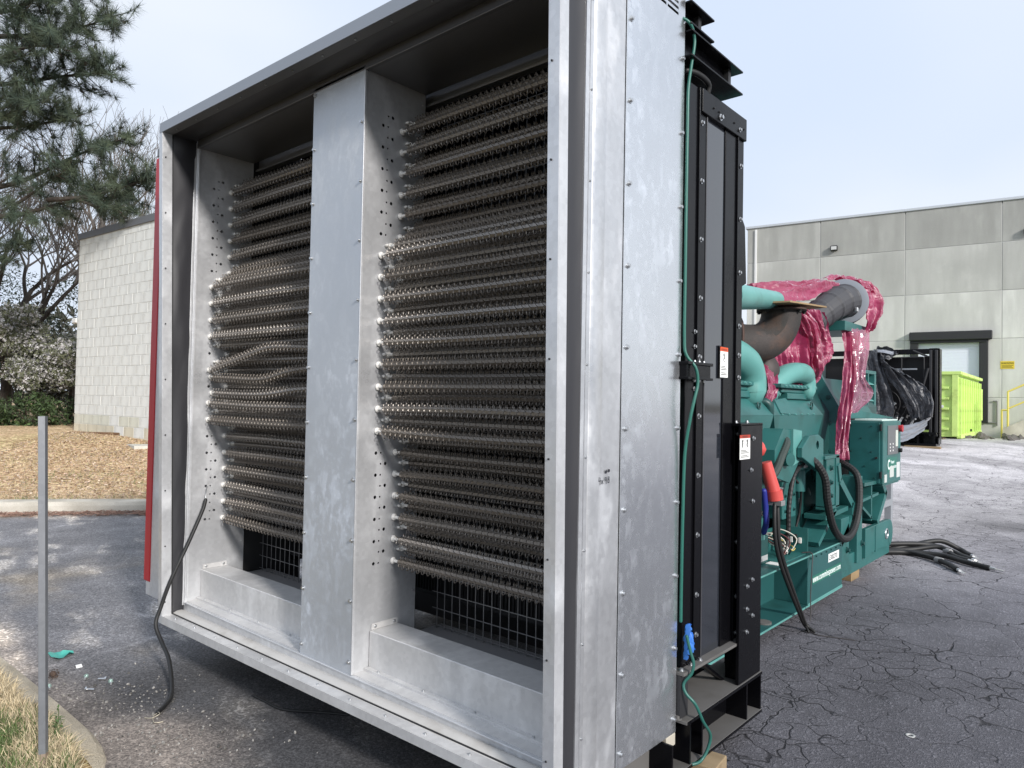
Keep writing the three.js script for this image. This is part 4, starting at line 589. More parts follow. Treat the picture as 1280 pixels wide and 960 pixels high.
// ================================================================ GENERATOR SET (green)
const GEN = thing('generator_set', 'large green diesel generator set with exposed engine and rear control cabinet', 'generator', [-1.4, 0.1, -3.8]);
{
  const P = (n, g, m = M.green) => part(GEN, n, g, m);
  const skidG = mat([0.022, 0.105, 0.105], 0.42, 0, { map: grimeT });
  // skid: wide top plate, web, bottom flange, closed end box
  for (const [sx, k] of [[1, 0], [-1, 1]]) { const X = x => -1.4 + sx * (x + 1.4), b = (x0, x1, ...r) => bx(Math.min(X(x0), X(x1)), Math.max(X(x0), X(x1)), ...r);
    P('skid_rail', [b(-0.85, -0.383, 0.445, 0.457, -4.138, -1.55, 0.003), b(-0.85, -0.383, 0.1, 0.114, -4.138, -1.55, 0.003), b(-0.64, -0.62, 0.114, 0.445, -4.1, -1.6)], skidG);
    P('skid_end_box', b(-0.64, -0.3845, 0.114, 0.445, -4.132, -3.365, 0.004), skidG);
    P('rear_rail', [b(-0.85, -0.42, 0.135, 0.3, -5.68, -4.14, 0.004)], M.green);
  }
  P('oil_pan', [bx(-2.1, -0.72, 0.2, 0.56, -4.1, -1.7, 0.03)], M.greenD);
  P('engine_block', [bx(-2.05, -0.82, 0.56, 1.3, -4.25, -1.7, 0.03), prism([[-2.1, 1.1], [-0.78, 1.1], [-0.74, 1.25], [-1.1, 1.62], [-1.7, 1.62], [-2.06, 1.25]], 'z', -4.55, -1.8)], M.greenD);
  // valve covers of the near bank, and the far bank behind
  const cover = (zc, x, hero) => {
    const c = P('valve_cover', [hexa([[x + 0.0, 1.245, zc + 0.47], [x + 0.0, 1.245, zc - 0.47], [x + 0.015, 1.425, zc - 0.56], [x + 0.015, 1.425, zc + 0.54], [x - 0.4, 1.245, zc + 0.47], [x - 0.4, 1.245, zc - 0.47], [x - 0.4, 1.425, zc - 0.56], [x - 0.4, 1.425, zc + 0.54]]),
      hexa([[x + 0.015, 1.426, zc + 0.54], [x + 0.015, 1.426, zc - 0.56], [x - 0.07, 1.55, zc - 0.5], [x - 0.07, 1.55, zc + 0.32], [x - 0.4, 1.426, zc + 0.54], [x - 0.4, 1.426, zc - 0.56], [x - 0.4, 1.55, zc - 0.5], [x - 0.4, 1.55, zc + 0.32]])], M.green);
    part(c, 'flange', bx(x - 0.42, x + 0.02, 1.205, 1.243, zc - 0.5, zc + 0.5, 0.006), M.green);
    part(c, 'cap', [bx(x - 0.35, x - 0.045, 1.55, 1.6, zc - 0.5, zc + 0.1, 0.008), bx(x - 0.33, x - 0.055, 1.6, 1.635, zc - 0.47, zc + 0.2, 0.01), bx(x - 0.36, x - 0.02, 1.635, 1.668, zc - 0.52, zc + 0.3, 0.008)], M.green);
    part(c, 'side_cover', hexa([[x + 0.016, 1.44, zc + 0.4], [x + 0.016, 1.43, zc + 0.1], [x - 0.06, 1.56, zc + 0.1], [x - 0.05, 1.54, zc + 0.36], [x - 0.2, 1.44, zc + 0.4], [x - 0.2, 1.43, zc + 0.1], [x - 0.2, 1.56, zc + 0.1], [x - 0.2, 1.54, zc + 0.36]]), M.green);
    if (hero) { for (let k = 0; k < 22; k++) place(c, 'cap_screw', boltG, M.greenL, [x + 0.021, 1.224, zc - 0.47 + k * 0.044], ROT.x, 1.3); for (let k = 0; k < 9; k++) place(c, 'cap_screw', boltG, M.greenL, [x - 0.019, 1.652, zc - 0.46 + k * 0.085], ROT.x, 1.2); part(c, 'breather', tri(new THREE.TorusGeometry(0.025, 0.006, 6, 16).rotateY(Math.PI / 2).scale(1, 1.25, 1).translate(x + 0.0 - 0.015, 1.5, zc - 0.36)), M.greenD); }
    return c;
  };
  cover(-4.04, -0.7, 1); cover(-2.93, -0.7, 1); cover(-1.9, -0.7, 0); for (const z of [-4.04, -2.93]) { const g = bx(-2.1, -1.7, 1.2, 1.6, z - 0.5, z + 0.5, 0.05); P('valve_cover', g); }
  // intake elbows over the covers
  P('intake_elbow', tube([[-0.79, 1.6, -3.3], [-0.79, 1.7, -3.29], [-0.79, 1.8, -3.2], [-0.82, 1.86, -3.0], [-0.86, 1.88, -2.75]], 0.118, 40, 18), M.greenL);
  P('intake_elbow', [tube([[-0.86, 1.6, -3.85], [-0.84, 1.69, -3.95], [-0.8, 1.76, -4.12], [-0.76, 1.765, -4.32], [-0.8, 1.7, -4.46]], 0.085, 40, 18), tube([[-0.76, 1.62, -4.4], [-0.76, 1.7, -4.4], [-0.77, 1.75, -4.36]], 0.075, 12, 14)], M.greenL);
  P('intake_rail', [bx(-1.25, -0.95, 1.56, 1.66, -4.6, -1.9, 0.03)], M.green); P('coolant_pipe', tube([[-0.85, 1.5, -3.42], [-0.74, 1.52, -3.47], [-0.72, 1.44, -3.5], [-0.76, 1.3, -3.5]], 0.035, 18, 10), M.greenD);
  P('grey_manifold', xf(bx(-0.06, 0.06, -0.06, 0.06, -0.26, 0.26, 0.02), { p: [-0.98, 1.62, -3.62], r: [0.25, 0.6, 0] }), mat([0.11, 0.12, 0.13], 0.6));
  // turbo and exhaust: rusty elbow turned up under a plywood cover
  const rust = mat(0xffffff, 0.78, 0.15, { map: rustT });
  P('turbocharger', [tri(new THREE.SphereGeometry(0.2, 20, 14).scale(1, 1, 0.75).translate(-1.0, 1.76, -3.9)), cyl([-1.0, 1.76, -3.7], [-0.92, 1.78, -3.55], 0.13, 0.1, 18)], mat([0.06, 0.05, 0.048], 0.6, 0.4));
  const ex = P('exhaust_elbow', [tri(new THREE.TubeGeometry(new THREE.CatmullRomCurve3([[-1.02, 1.985, -3.43], [-0.93, 1.97, -3.54], [-0.84, 1.985, -3.65], [-0.775, 2.06, -3.73], [-0.745, 2.16, -3.765], [-0.74, 2.235, -3.77]].map(p => V(...p))), 40, 0.148, 26))], rust);
  part(ex, 'flange', [xf(lathe([[0.05, -0.012], [0.2, -0.012], [0.2, 0.012], [0.05, 0.012]], 24), { p: [-0.985, 1.98, -3.47], r: [0, 0.72, 1.5] })], mat([0.1, 0.06, 0.048], 0.85));
  part(ex, 'flange', xf(lathe([[0.1, -0.01], [0.185, -0.01], [0.185, 0.01], [0.1, 0.01]], 24), { p: [-0.74, 2.235, -3.77] }), rust);
  for (let k = 0; k < 8; k++) { const a = k * Math.PI / 4 + 0.3; place(ex, 'bolt', boltG, rust, [-0.74 + Math.cos(a) * 0.165, 2.225, -3.77 + Math.sin(a) * 0.165], ROT['-y'], 2.2); }
  for (const [x, y, z, s] of [[-0.7, 2.0, -3.66, 2.4], [-0.655, 2.03, -3.7, 1.4]]) place(ex, 'plug', boltG, rust, [x, y, z], [0, 0.6, 0], s);
  // charge air pipe, air cleaner on its green shelf
  P('charge_pipe', cyl([-0.62, 2.19, -2.55], [-0.8, 2.325, -3.8], 0.09, 0.068, 24), M.greenL); P('pipe_bracket', prism([[-1.32, 2.02], [-1.32, 2.4], [-1.4, 2.32], [-1.42, 2.06]], 'x', -0.03, -0.02), M.black);
  P('air_cleaner_shelf', [bx(-1.05, -0.6, 2.175, 2.26, -5.55, -4.9, 0.004)], M.green); P('shelf_post', bx(-1.0, -0.92, 1.6, 2.175, -5.4, -5.2), M.greenD);
  const ac = P('air_cleaner', xf(lathe([[0.0001, 0], [0.19, 0.0], [0.212, 0.015], [0.212, 0.05], [0.2, 0.06], [0.2, 0.62], [0.0001, 0.63]], 36), { p: [-0.69, 2.465, -5.17], r: [-1.62, 0, 0.42] }), mat([0.045, 0.047, 0.052], 0.5));
  part(ac, 'end_ring', xf(lathe([[0.135, -0.012], [0.205, -0.012], [0.21, 0.0], [0.21, 0.012], [0.135, 0.012]], 36), { p: [-0.69, 2.465, -5.17], r: [-1.62, 0, 0.42] }), mat([0.19, 0.21, 0.24], 0.45)); part(ac, 'latch', bx(-0.57, -0.54, 2.35, 2.39, -5.1, -5.05, 0.008), M.zinc);
  const hump = []; { const c = new THREE.CatmullRomCurve3([[-0.69, 2.465, -5.16], [-0.7, 2.44, -5.02], [-0.735, 2.37, -4.86], [-0.79, 2.27, -4.7], [-0.83, 2.18, -4.6]].map(p => V(...p))); const N = 44, ring = []; const fr = c.computeFrenetFrames(N); for (let i = 0; i <= N; i++) { const f = i / N, q = c.getPointAt(f), R = mix(0.148, 0.12, f) + 0.012 * Math.pow(Math.max(0, Math.cos(f * 6.28 * 4.5)), 6); ring.push([...Array(22)].map((_, k) => { const a = k / 22 * 6.283; return [q.x + (fr.normals[i].x * Math.cos(a) + fr.binormals[i].x * Math.sin(a)) * R, q.y + (fr.normals[i].y * Math.cos(a) + fr.binormals[i].y * Math.sin(a)) * R, q.z + (fr.normals[i].z * Math.cos(a) + fr.binormals[i].z * Math.sin(a)) * R]; })); } for (let i = 0; i < N; i++) for (let k = 0; k < 22; k++) { const k1 = (k + 1) % 22; hump.push(...ring[i][k], ...ring[i][k1], ...ring[i + 1][k1], ...ring[i][k], ...ring[i + 1][k1], ...ring[i + 1][k]); } }
  { const g = new THREE.BufferGeometry(); g.setAttribute('position', new THREE.Float32BufferAttribute(hump, 3)); g.computeVertexNormals(); P('intake_hose', tri(g), mat([0.05, 0.05, 0.055], 0.6)); }
  // front right: hexagonal drive cover with boss, ribbed housing, small covers and pipes
  const hx = P('drive_cover', prism([[-3.46, 1.31], [-3.15, 1.34], [-3.0, 1.2], [-3.0, 1.02], [-3.28, 0.96], [-3.46, 1.1]], 'x', -0.62, -0.485), M.green);
  part(hx, 'front_face', prism([[-3.47, 1.32], [-3.3, 1.335], [-3.3, 1.08], [-3.47, 1.11]], 'x', -0.6, -0.47), M.greenL); part(hx, 'boss', cyl([-0.52, 1.13, -3.2], [-0.44, 1.13, -3.17], 0.05, 0.045, 18), M.green);
  P('pump_body', [bx(-0.78, -0.6, 0.86, 1.2, -3.4, -2.6, 0.03), cyl([-0.7, 0.8, -2.7], [-0.56, 0.8, -2.7], 0.12, 0.11, 20)], M.greenD);
  const gb = P('gear_cover', [bx(-0.76, -0.56, 0.68, 1.02, -3.62, -3.36, 0.012)], M.green); for (const [y, z] of [[0.97, -3.4], [0.97, -3.57], [0.85, -3.57], [0.74, -3.57], [0.74, -3.4], [0.85, -3.4]]) place(gb, 'bolt', boltG, M.greenD, [-0.56, y, z], ROT.x, 1.6);
  P('support_leg', bx(-0.72, -0.6, 0.457, 0.72, -3.2, -3.05, 0.006), M.green);
  P('filter_head', [bx(-0.66, -0.5, 1.03, 1.1, -3.72, -3.52, 0.015), cyl([-0.58, 0.86, -3.72], [-0.58, 1.03, -3.72], 0.05, 0.05, 16)], M.green); part(GEN.children[GEN.children.length - 1], 'tag', bx(-0.499, -0.497, 1.045, 1.075, -3.68, -3.6), M.white);
  // flywheel housing with rings and ribs
  const fh = P('flywheel_housing', [cyl([-1.4, 0.78, -4.62], [-1.4, 0.78, -4.3], 0.74, 0.74, 44)], M.greenD);
  for (const [R, r, z] of [[0.7, 0.028, -4.28], [0.6, 0.02, -4.27], [0.5, 0.03, -4.22]]) part(fh, 'ring', tri(new THREE.TorusGeometry(R, r, 8, 60).translate(-1.4, 0.78, z)), M.green);
  for (let k = 0; k < 12; k++) { const a = k * Math.PI / 6 + 0.15; part(fh, 'rib', xf(bx(0.42, 0.72, -0.012, 0.012, -0.05, 0.05, 0.004), { p: [-1.4, 0.78, -4.27], r: [0, 0, a] }), M.green); place(fh, 'bolt', boltG, M.greenD, [-1.4 + 0.65 * Math.cos(a + 0.26), 0.78 + 0.65 * Math.sin(a + 0.26), -4.29], ROT.z, 3); }
  // lifting lug, rail and diagonal brackets at the coupling
  { const s = new THREE.Shape(); s.moveTo(3.36, 1.2); s.lineTo(3.5, 1.28); s.lineTo(3.7, 1.285); s.lineTo(3.8, 1.25); s.lineTo(3.8, 1.02); s.lineTo(3.72, 1.02); s.lineTo(3.36, 1.14); s.closePath(); const h = new THREE.Path(); h.absarc(3.67, 1.215, 0.03, 0, 7, true); s.holes.push(h); const g = new THREE.ExtrudeGeometry(s, { depth: 0.03, bevelEnabled: true, bevelSize: 0.004, bevelThickness: 0.004, bevelSegments: 1 }); g.rotateY(Math.PI / 2); g.translate(-0.46, 0, 0); P('lifting_lug', tri(g), M.green); }
  P('side_rail', [bx(-0.5, -0.42, 0.74, 1.1, -4.12, -3.86, 0.004), bx(-0.43, -0.412, 0.72, 1.12, -4.14, -4.06, 0.002), bx(-0.5, -0.412, 1.1, 1.125, -4.14, -3.8, 0.002), bx(-0.5, -0.412, 0.715, 0.735, -4.14, -3.86, 0.002)], M.green);
  for (const y of [0.82, 0.92, 1.03]) bolt(GEN, [-0.419, y, -3.95], 'x', 2.6, M.greenD);
  const bar = (a, b, w, x0, x1) => { const dz = b[0] - a[0], dy = b[1] - a[1], l = Math.hypot(dz, dy), nz = -dy / l * w, ny = dz / l * w; return prism([[a[0] + nz, a[1] + ny], [a[0] - nz, a[1] - ny], [b[0] - nz, b[1] - ny], [b[0] + nz, b[1] + ny]], 'x', x0, x1); };
  P('diagonal_bracket', [bar([-4.1, 1.05], [-4.14, 0.92], 0.03, -0.6, -0.4), bar([-4.14, 0.92], [-4.47, 0.7], 0.03, -0.6, -0.4), bar([-4.47, 0.72], [-4.47, 0.58], 0.03, -0.6, -0.4), bar([-4.47, 0.6], [-4.16, 0.42], 0.03, -0.6, -0.4), bar([-3.85, 0.66], [-4.4, 0.68], 0.018, -0.58, -0.42), bar([-3.7, 0.48], [-4.1, 0.7], 0.018, -0.58, -0.42)], M.green);
  P('bracket_web', prism([[-3.6, 1.1], [-4.12, 1.05], [-4.45, 0.7], [-4.45, 0.58], [-4.12, 0.4], [-3.5, 0.4]], 'x', -0.66, -0.6), M.greenD);
  P('foot_post', [bx(-0.55, -0.4, 0.2, 0.62, -4.36, -4.16, 0.004)], M.green); P('foot_post', [bx(-0.55, -0.4, 0.21, 0.92, -4.72, -4.58, 0.004)], M.green);
  for (const z of [-4.3, -4.7]) bolt(GEN, [-0.4, 0.36, z], 'x', 3, M.greenD);
  P('gusset', [bar([-4.78, 0.84], [-5.35, 0.83], 0.015, -0.6, -0.4), bar([-5.33, 0.85], [-5.5, 0.7], 0.03, -0.6, -0.4), bar([-5.5, 0.72], [-5.2, 0.47], 0.03, -0.6, -0.4), bar([-4.8, 0.7], [-5.3, 0.72], 0.012, -0.58, -0.42), bar([-5.08, 0.82], [-5.08, 0.5], 0.012, -0.58, -0.42), bar([-4.82, 0.64], [-5.1, 0.52], 0.012, -0.58, -0.42)], M.green);
  P('gusset_web', prism([[-4.78, 0.84], [-5.35, 0.83], [-5.48, 0.7], [-5.18, 0.46], [-4.78, 0.42]], 'x', -0.63, -0.6), M.greenD);
  { const s = new THREE.Shape(); s.moveTo(4.8, 0.22); s.lineTo(5.1, 0.25); s.lineTo(5.58, 0.22); s.absarc(5.56, 0.34, 0.12, -1.5, 1.5, false); s.lineTo(5.1, 0.46); s.lineTo(4.8, 0.46); s.closePath(); const h = new THREE.Path(); h.absarc(5.45, 0.345, 0.035, 0, 7, true); s.holes.push(h); const g = new THREE.ExtrudeGeometry(s, { depth: 0.03, bevelEnabled: true, bevelSize: 0.004, bevelThickness: 0.004, bevelSegments: 1 }); g.rotateY(Math.PI / 2); g.translate(-0.425, 0, 0); const e = P('lifting_eye', tri(g), M.green); part(e, 'ring', tri(new THREE.TorusGeometry(0.042, 0.008, 8, 24).rotateY(Math.PI / 2).translate(-0.388, 0.345, -5.45)), M.zinc); part(e, 'stiffener', bx(-0.395, -0.386, 0.23, 0.455, -5.12, -5.08), M.green); }
  // alternator: chamfered body, end plate, louvred outlet, terminal hood
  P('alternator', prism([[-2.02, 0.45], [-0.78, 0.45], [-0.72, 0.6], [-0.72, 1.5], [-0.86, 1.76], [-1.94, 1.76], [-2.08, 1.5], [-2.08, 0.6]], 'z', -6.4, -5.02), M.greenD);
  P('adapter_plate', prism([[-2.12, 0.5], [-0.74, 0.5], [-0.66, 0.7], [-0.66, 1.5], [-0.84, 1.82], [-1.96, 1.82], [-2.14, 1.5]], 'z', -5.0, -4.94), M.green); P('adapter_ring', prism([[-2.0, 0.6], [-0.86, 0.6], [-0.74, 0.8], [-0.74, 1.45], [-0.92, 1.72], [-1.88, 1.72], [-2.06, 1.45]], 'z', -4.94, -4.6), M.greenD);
  for (const [x, y] of [[-0.75, 1.58], [-0.74, 1.35], [-0.74, 1.1]]) bolt(GEN, [x, y, -4.94], 'z', 2.6, M.greenD);
  const lv = P('louvre_frame', [bx(-0.86, -0.73, 1.84, 1.875, -6.42, -5.88, 0.004), bx(-0.86, -0.73, 1.48, 1.51, -6.42, -5.88, 0.004), bx(-0.84, -0.73, 1.51, 1.84, -6.42, -6.36, 0.004), bx(-0.84, -0.73, 1.51, 1.84, -6.15, -6.12, 0.002), bx(-0.84, -0.73, 1.51, 1.84, -5.92, -5.88, 0.004)], M.green);
  for (const y of [1.59, 1.67, 1.76]) part(lv, 'slat', hexa([[-0.735, y - 0.03, -5.9], [-0.735, y - 0.03, -6.4], [-0.735, y - 0.022, -6.4], [-0.735, y - 0.022, -5.9], [-0.85, y + 0.03, -5.9], [-0.85, y + 0.03, -6.4], [-0.85, y + 0.038, -6.4], [-0.85, y + 0.038, -5.9]]), M.greenL);
  P('terminal_hood', [hexa([[-0.72, 1.39, -5.18], [-0.52, 1.39, -6.2], [-0.52, 1.4, -6.2], [-0.72, 1.5, -5.18], [-1.1, 1.39, -5.18], [-1.1, 1.39, -6.2], [-1.1, 1.4, -6.2], [-1.1, 1.5, -5.18]]), prism([[-5.15, 1.385], [-6.3, 1.385], [-6.0, 1.505], [-5.15, 1.505]], 'x', -0.74, -0.7)], M.green);
  P('cabinet_bracket', prism([[-0.64, 0.74], [-0.64, 0.865], [-0.36, 0.835], [-0.36, 0.8]], 'z', -5.75, -5.19), M.green);
  // control cabinet: door towards the engine, panel on the outer face
  const cb = P('control_cabinet', [bx(-0.64, -0.35, 0.812, 1.375, -5.78, -5.16, 0.008)], M.green);
  part(cb, 'door', bx(-0.628, -0.375, 0.825, 1.362, -5.158, -5.142, 0.005), mat([0.024, 0.135, 0.135], 0.35, 0, { map: grimeT })); part(cb, 'door_lock', cyl([-0.4, 1.05, -5.142], [-0.4, 1.05, -5.132], 0.01, 0.01, 12), M.dark);
  for (const y of [1.32, 0.9]) part(cb, 'hinge', bx(-0.372, -0.358, y - 0.03, y + 0.03, -5.156, -5.134, 0.003), M.dark);
  part(cb, 'display_panel', bx(-0.352, -0.344, 1.07, 1.335, -5.66, -5.3, 0.003), mat([0.13, 0.135, 0.14], 0.5)); part(cb, 'key_pad', bx(-0.3445, -0.341, 1.14, 1.29, -5.64, -5.56, 0.001), mat([0.55, 0.58, 0.52], 0.5)); for (const z of [-5.36, -5.46]) for (const y of [1.1, 1.13, 1.16]) part(cb, 'lamp', bx(-0.3445, -0.3415, y, y + 0.014, z - 0.02, z, 0.001), M.white);
  part(cb, 'stop_button', cyl([-0.35, 1.305, -5.7], [-0.315, 1.305, -5.7], 0.03, 0.034, 16), M.red); part(cb, 'key_switch', cyl([-0.35, 1.1, -5.7], [-0.32, 1.1, -5.7], 0.02, 0.02, 12), M.dark);
  { const tx = printed(0.34, 0.13, 256, (x, w, h) => { x.fillStyle = '#1d6a5b'; x.fillRect(0, 0, w, h); x.strokeStyle = '#e8efec'; x.lineWidth = 14; x.beginPath(); x.arc(46, h * 0.48, 28, 0.7, 5.6); x.stroke(); x.fillStyle = '#e8efec'; x.font = 'bold 30px sans-serif'; x.fillText('Power', 92, 44); x.fillText('Generation', 92, 78, 150); });
    const o = place(cb, 'emblem', new THREE.PlaneGeometry(0.34, 0.13), new THREE.MeshStandardMaterial({ map: tx, roughness: 0.45 }), [-0.3485, 0.98, -5.47], [0, Math.PI / 2, 0]);
    part(cb, 'notice', bx(-0.3495, -0.347, 0.865, 0.965, -5.52, -5.38), mat([0.5, 0.53, 0.5], 0.6)); part(cb, 'notice', bx(-0.3495, -0.347, 0.83, 0.9, -5.28, -5.2), mat([0.5, 0.53, 0.5], 0.6)); part(cb, 'notice', bx(-0.3495, -0.347, 0.85, 0.99, -5.74, -5.62), mat([0.55, 0.57, 0.56], 0.6)); part(cb, 'top_strip', bx(-0.6, -0.37, 1.376, 1.39, -5.74, -5.2, 0.003), mat([0.55, 0.68, 0.63], 0.5)); }
  // prints on the skid end box
  { const tx = printed(0.64, 0.06, 512, (x, w, h) => { x.fillStyle = '#2a6b5c'; x.fillRect(0, 0, w, h); x.fillStyle = '#eef3f0'; x.font = 'bold 44px sans-serif'; x.fillText('www.cumminspower.com', 4, 38, w - 8); }), pl = new THREE.PlaneGeometry(0.64, 0.06); place(GEN, 'lettering', pl, new THREE.MeshStandardMaterial({ map: tx, roughness: 0.45 }), [-0.3835, 0.268, -3.78], [0, Math.PI / 2, 0.0]);
    const t2 = printed(0.25, 0.062, 256, (x, w, h) => { x.fillStyle = '#e9ece9'; x.fillRect(0, 0, w, h); x.fillStyle = '#333'; x.font = 'bold 50px sans-serif'; x.fillText('L308270', 14, 50, w - 28); }); place(GEN, 'number_plate', new THREE.PlaneGeometry(0.25, 0.062), new THREE.MeshStandardMaterial({ map: t2, roughness: 0.45 }), [-0.3833, 0.372, -3.925], [0, Math.PI / 2, 0]); }
  // opened wiring box on the skid plate, with loose wire ends
  const wb = P('wiring_box', [bx(-0.63, -0.62, 0.458, 0.625, -3.4, -2.98), bx(-0.63, -0.4, 0.458, 0.64, -3.41, -3.4), bx(-0.63, -0.41, 0.458, 0.466, -3.4, -2.98), bx(-0.63, -0.56, 0.458, 0.56, -2.98, -2.97)], M.green);
  const rw = rng(101), cols = [[0.6, 0.58, 0.5], [0.62, 0.6, 0.55], [0.1, 0.02, 0.02], [0.02, 0.02, 0.02], [0.5, 0.4, 0.1]].map(c => mat(c, 0.5));
  for (let k = 0; k < 13; k++) { const z = -3.06 - rw() * 0.28, y = 0.5 + rw() * 0.1; part(wb, 'wire', tube([[-0.61, 0.56 + rw() * 0.05, z - 0.03 + rw() * 0.06], [-0.55, y + 0.05, z], [-0.48 + rw() * 0.05, y, z - rw() * 0.05], [-0.46, 0.475 + rw() * 0.03, z - 0.06 + rw() * 0.1]], 0.0045, 14, 5), cols[k % 5]); }
  for (let k = 0; k < 4; k++) part(wb, 'terminal', bx(-0.55 + 0.03 * k, -0.53 + 0.03 * k, 0.55 - 0.02 * (k % 2), 0.59 - 0.02 * (k % 2), -3.4, -3.385, 0.003), k % 2 ? M.ceram : M.dark);
  const jb = P('sensor_box', [bx(-0.72, -0.5, 0.458, 0.64, -2.95, -2.3, 0.01)], M.greenD); part(jb, 'name_plate', bx(-0.4995, -0.497, 0.48, 0.515, -2.93, -2.72), mat([0.35, 0.36, 0.36], 0.5)); part(jb, 'cap', cyl([-0.5, 0.64, -2.75], [-0.5, 0.7, -2.75], 0.05, 0.05, 16), M.greenL);
  P('paper_tag', bx(-0.5, -0.42, 0.4575, 0.46, -3.02, -2.9), M.white); P('flange_pad', cyl([-0.45, 0.114, -2.75], [-0.45, 0.124, -2.75], 0.05, 0.05, 16), M.dusty);
  // hoses on the engine
  const hose = (pts, r, seg, rb) => { const N = seg, c = new THREE.CatmullRomCurve3(pts.map(p => V(...p))), fr = c.computeFrenetFrames(N), P2 = []; let pr = null; for (let i = 0; i <= N; i++) { const q = c.getPointAt(i / N), R = r * (1 + (i % 2 ? rb : 0)), ring = [...Array(9)].map((_, k) => { const a = k / 9 * 6.283; return [q.x + (fr.normals[i].x * Math.cos(a) + fr.binormals[i].x * Math.sin(a)) * R, q.y + (fr.normals[i].y * Math.cos(a) + fr.binormals[i].y * Math.sin(a)) * R, q.z + (fr.normals[i].z * Math.cos(a) + fr.binormals[i].z * Math.sin(a)) * R]; }); if (pr) for (let k = 0; k < 9; k++) { const k1 = (k + 1) % 9; P2.push(...pr[k], ...pr[k1], ...ring[k1], ...pr[k], ...ring[k1], ...ring[k]); } pr = ring; } const g = new THREE.BufferGeometry(); g.setAttribute('position', new THREE.Float32BufferAttribute(P2, 3)); g.computeVertexNormals(); return tri(g); };
  P('braided_hose', hose([[-0.55, 1.27, -3.27], [-0.48, 1.25, -3.2], [-0.47, 1.15, -3.08], [-0.46, 1.06, -2.95], [-0.47, 1.0, -2.82]], 0.025, 60, 0.12), mat([0.035, 0.05, 0.045], 0.7));
  P('conduit', hose([[-0.6, 1.14, -3.55], [-0.46, 1.12, -3.6], [-0.385, 1.0, -3.68], [-0.375, 0.8, -3.74], [-0.37, 0.62, -3.84], [-0.365, 0.5, -4.02], [-0.365, 0.475, -4.22], [-0.37, 0.55, -4.42], [-0.375, 0.75, -4.54], [-0.42, 0.95, -4.6], [-0.6, 1.05, -4.65]], 0.027, 170, 0.06), M.rubber);
  P('conduit', hose([[-0.52, 1.1, -3.75], [-0.5, 1.0, -3.4], [-0.5, 0.8, -3.31], [-0.5, 0.6, -3.3], [-0.5, 0.47, -3.25]], 0.016, 60, 0.1), M.rubber);
  P('fuel_hose', tube([[-0.42, 0.96, -2.66], [-0.42, 0.85, -2.69], [-0.42, 0.76, -2.7], [-0.45, 0.69, -2.74]], 0.019, 20, 10), mat([0.02, 0.03, 0.24], 0.5));
  P('small_pipes', [tube([[-0.62, 1.18, -3.5], [-0.5, 1.16, -3.6], [-0.46, 1.1, -3.7], [-0.55, 1.0, -3.75]], 0.018, 20, 8), tube([[-0.6, 1.22, -3.6], [-0.5, 1.24, -3.75], [-0.55, 1.2, -3.95]], 0.02, 20, 8), tube([[-0.66, 1.2, -3.4], [-0.56, 1.12, -3.55], [-0.5, 1.15, -3.62]], 0.014, 20, 8)], M.green);
  const fit = P('fitting', [cyl([-0.5, 1.15, -3.62], [-0.46, 1.13, -3.66], 0.024, 0.02, 10)], M.zinc);
  // red sleeve with clamp
  const rs = P('red_hose', [tube([[-0.5, 1.29, -2.62], [-0.46, 1.22, -2.66]], 0.05, 8, 16), cyl([-0.42, 1.14, -2.68], [-0.375, 0.93, -2.72], 0.037, 0.045, 20)], mat([0.55, 0.07, 0.06], 0.4)); part(rs, 'cuff', cyl([-0.378, 0.965, -2.715], [-0.372, 0.905, -2.722], 0.05, 0.05, 20), mat([0.55, 0.07, 0.06], 0.4)); part(rs, 'clamp', [bx(-0.42, -0.32, 0.872, 0.905, -2.755, -2.69, 0.004)], mat([0.3, 0.3, 0.3], 0.5, 0.5));
  // engine wiring clips and a slim loom along the covers
  P('wiring_loom', [tube([[-0.66, 1.17, -2.6], [-0.64, 1.19, -3.0], [-0.63, 1.17, -3.5], [-0.64, 1.18, -4.2], [-0.7, 1.16, -4.55]], 0.014, 40, 6), tube([[-0.62, 1.0, -3.55], [-0.56, 0.9, -3.7], [-0.58, 0.7, -3.75], [-0.6, 0.56, -3.72]], 0.01, 20, 6)], M.rubber);
  // small castings, pipes, sensors and clamps crowding the engine side
  const r = rng(251), mats3 = [M.green, M.greenD, M.greenD, M.green, M.blackM, M.zinc];
  for (let k = 0; k < 46; k++) { const z = -2.7 - r() * 1.5, y = 0.66 + r() * 0.56, x = -0.74 + r() * 0.14, s = 0.5 + r() * 0.9, m = mats3[Math.floor(r() * 6)], q = k % 4;
    if (q === 0) P('sensor', mergeGeometries([cyl([x - 0.08, y, z], [x + 0.03 * s, y, z], 0.018 * s, 0.018 * s, 10), cyl([x + 0.03 * s, y, z], [x + 0.05 * s, y, z], 0.026 * s, 0.026 * s, 6)]), m);
    else if (q === 1) P('casting', bx(x - 0.1, x + 0.03 * s, y - 0.04 * s, y + 0.04 * s, z - 0.05 * s, z + 0.05 * s, 0.012), m === M.zinc ? M.green : m);
    else if (q === 2) P('pipe', tube([[x - 0.05, y, z], [x + 0.04, y + 0.02, z - 0.02], [x + 0.05, y + 0.08 * (r() - 0.4) * 3, z - 0.1 * s], [x - 0.03, y + 0.2 * (r() - 0.5), z - 0.22 * s]], 0.008 + r() * 0.01, 18, 7), m);
    else P('clamp', tri(new THREE.TorusGeometry(0.03 * s, 0.006, 6, 16).rotateY(r() * 3).translate(x + 0.02, y, z)), m === M.green ? M.zinc : m); }
  for (const [y, z] of [[1.33, 0], [1.33, 0.12], [1.1, 0], [1.1, 0.12], [0.88, 0.02], [0.87, 0.14], [1.22, 0.06], [0.97, 0.08]]) place(GEN, 'door_stud', boltG, M.greenD, [-0.61 + z * 1.4, y, -5.142], ROT.z, 0.9);
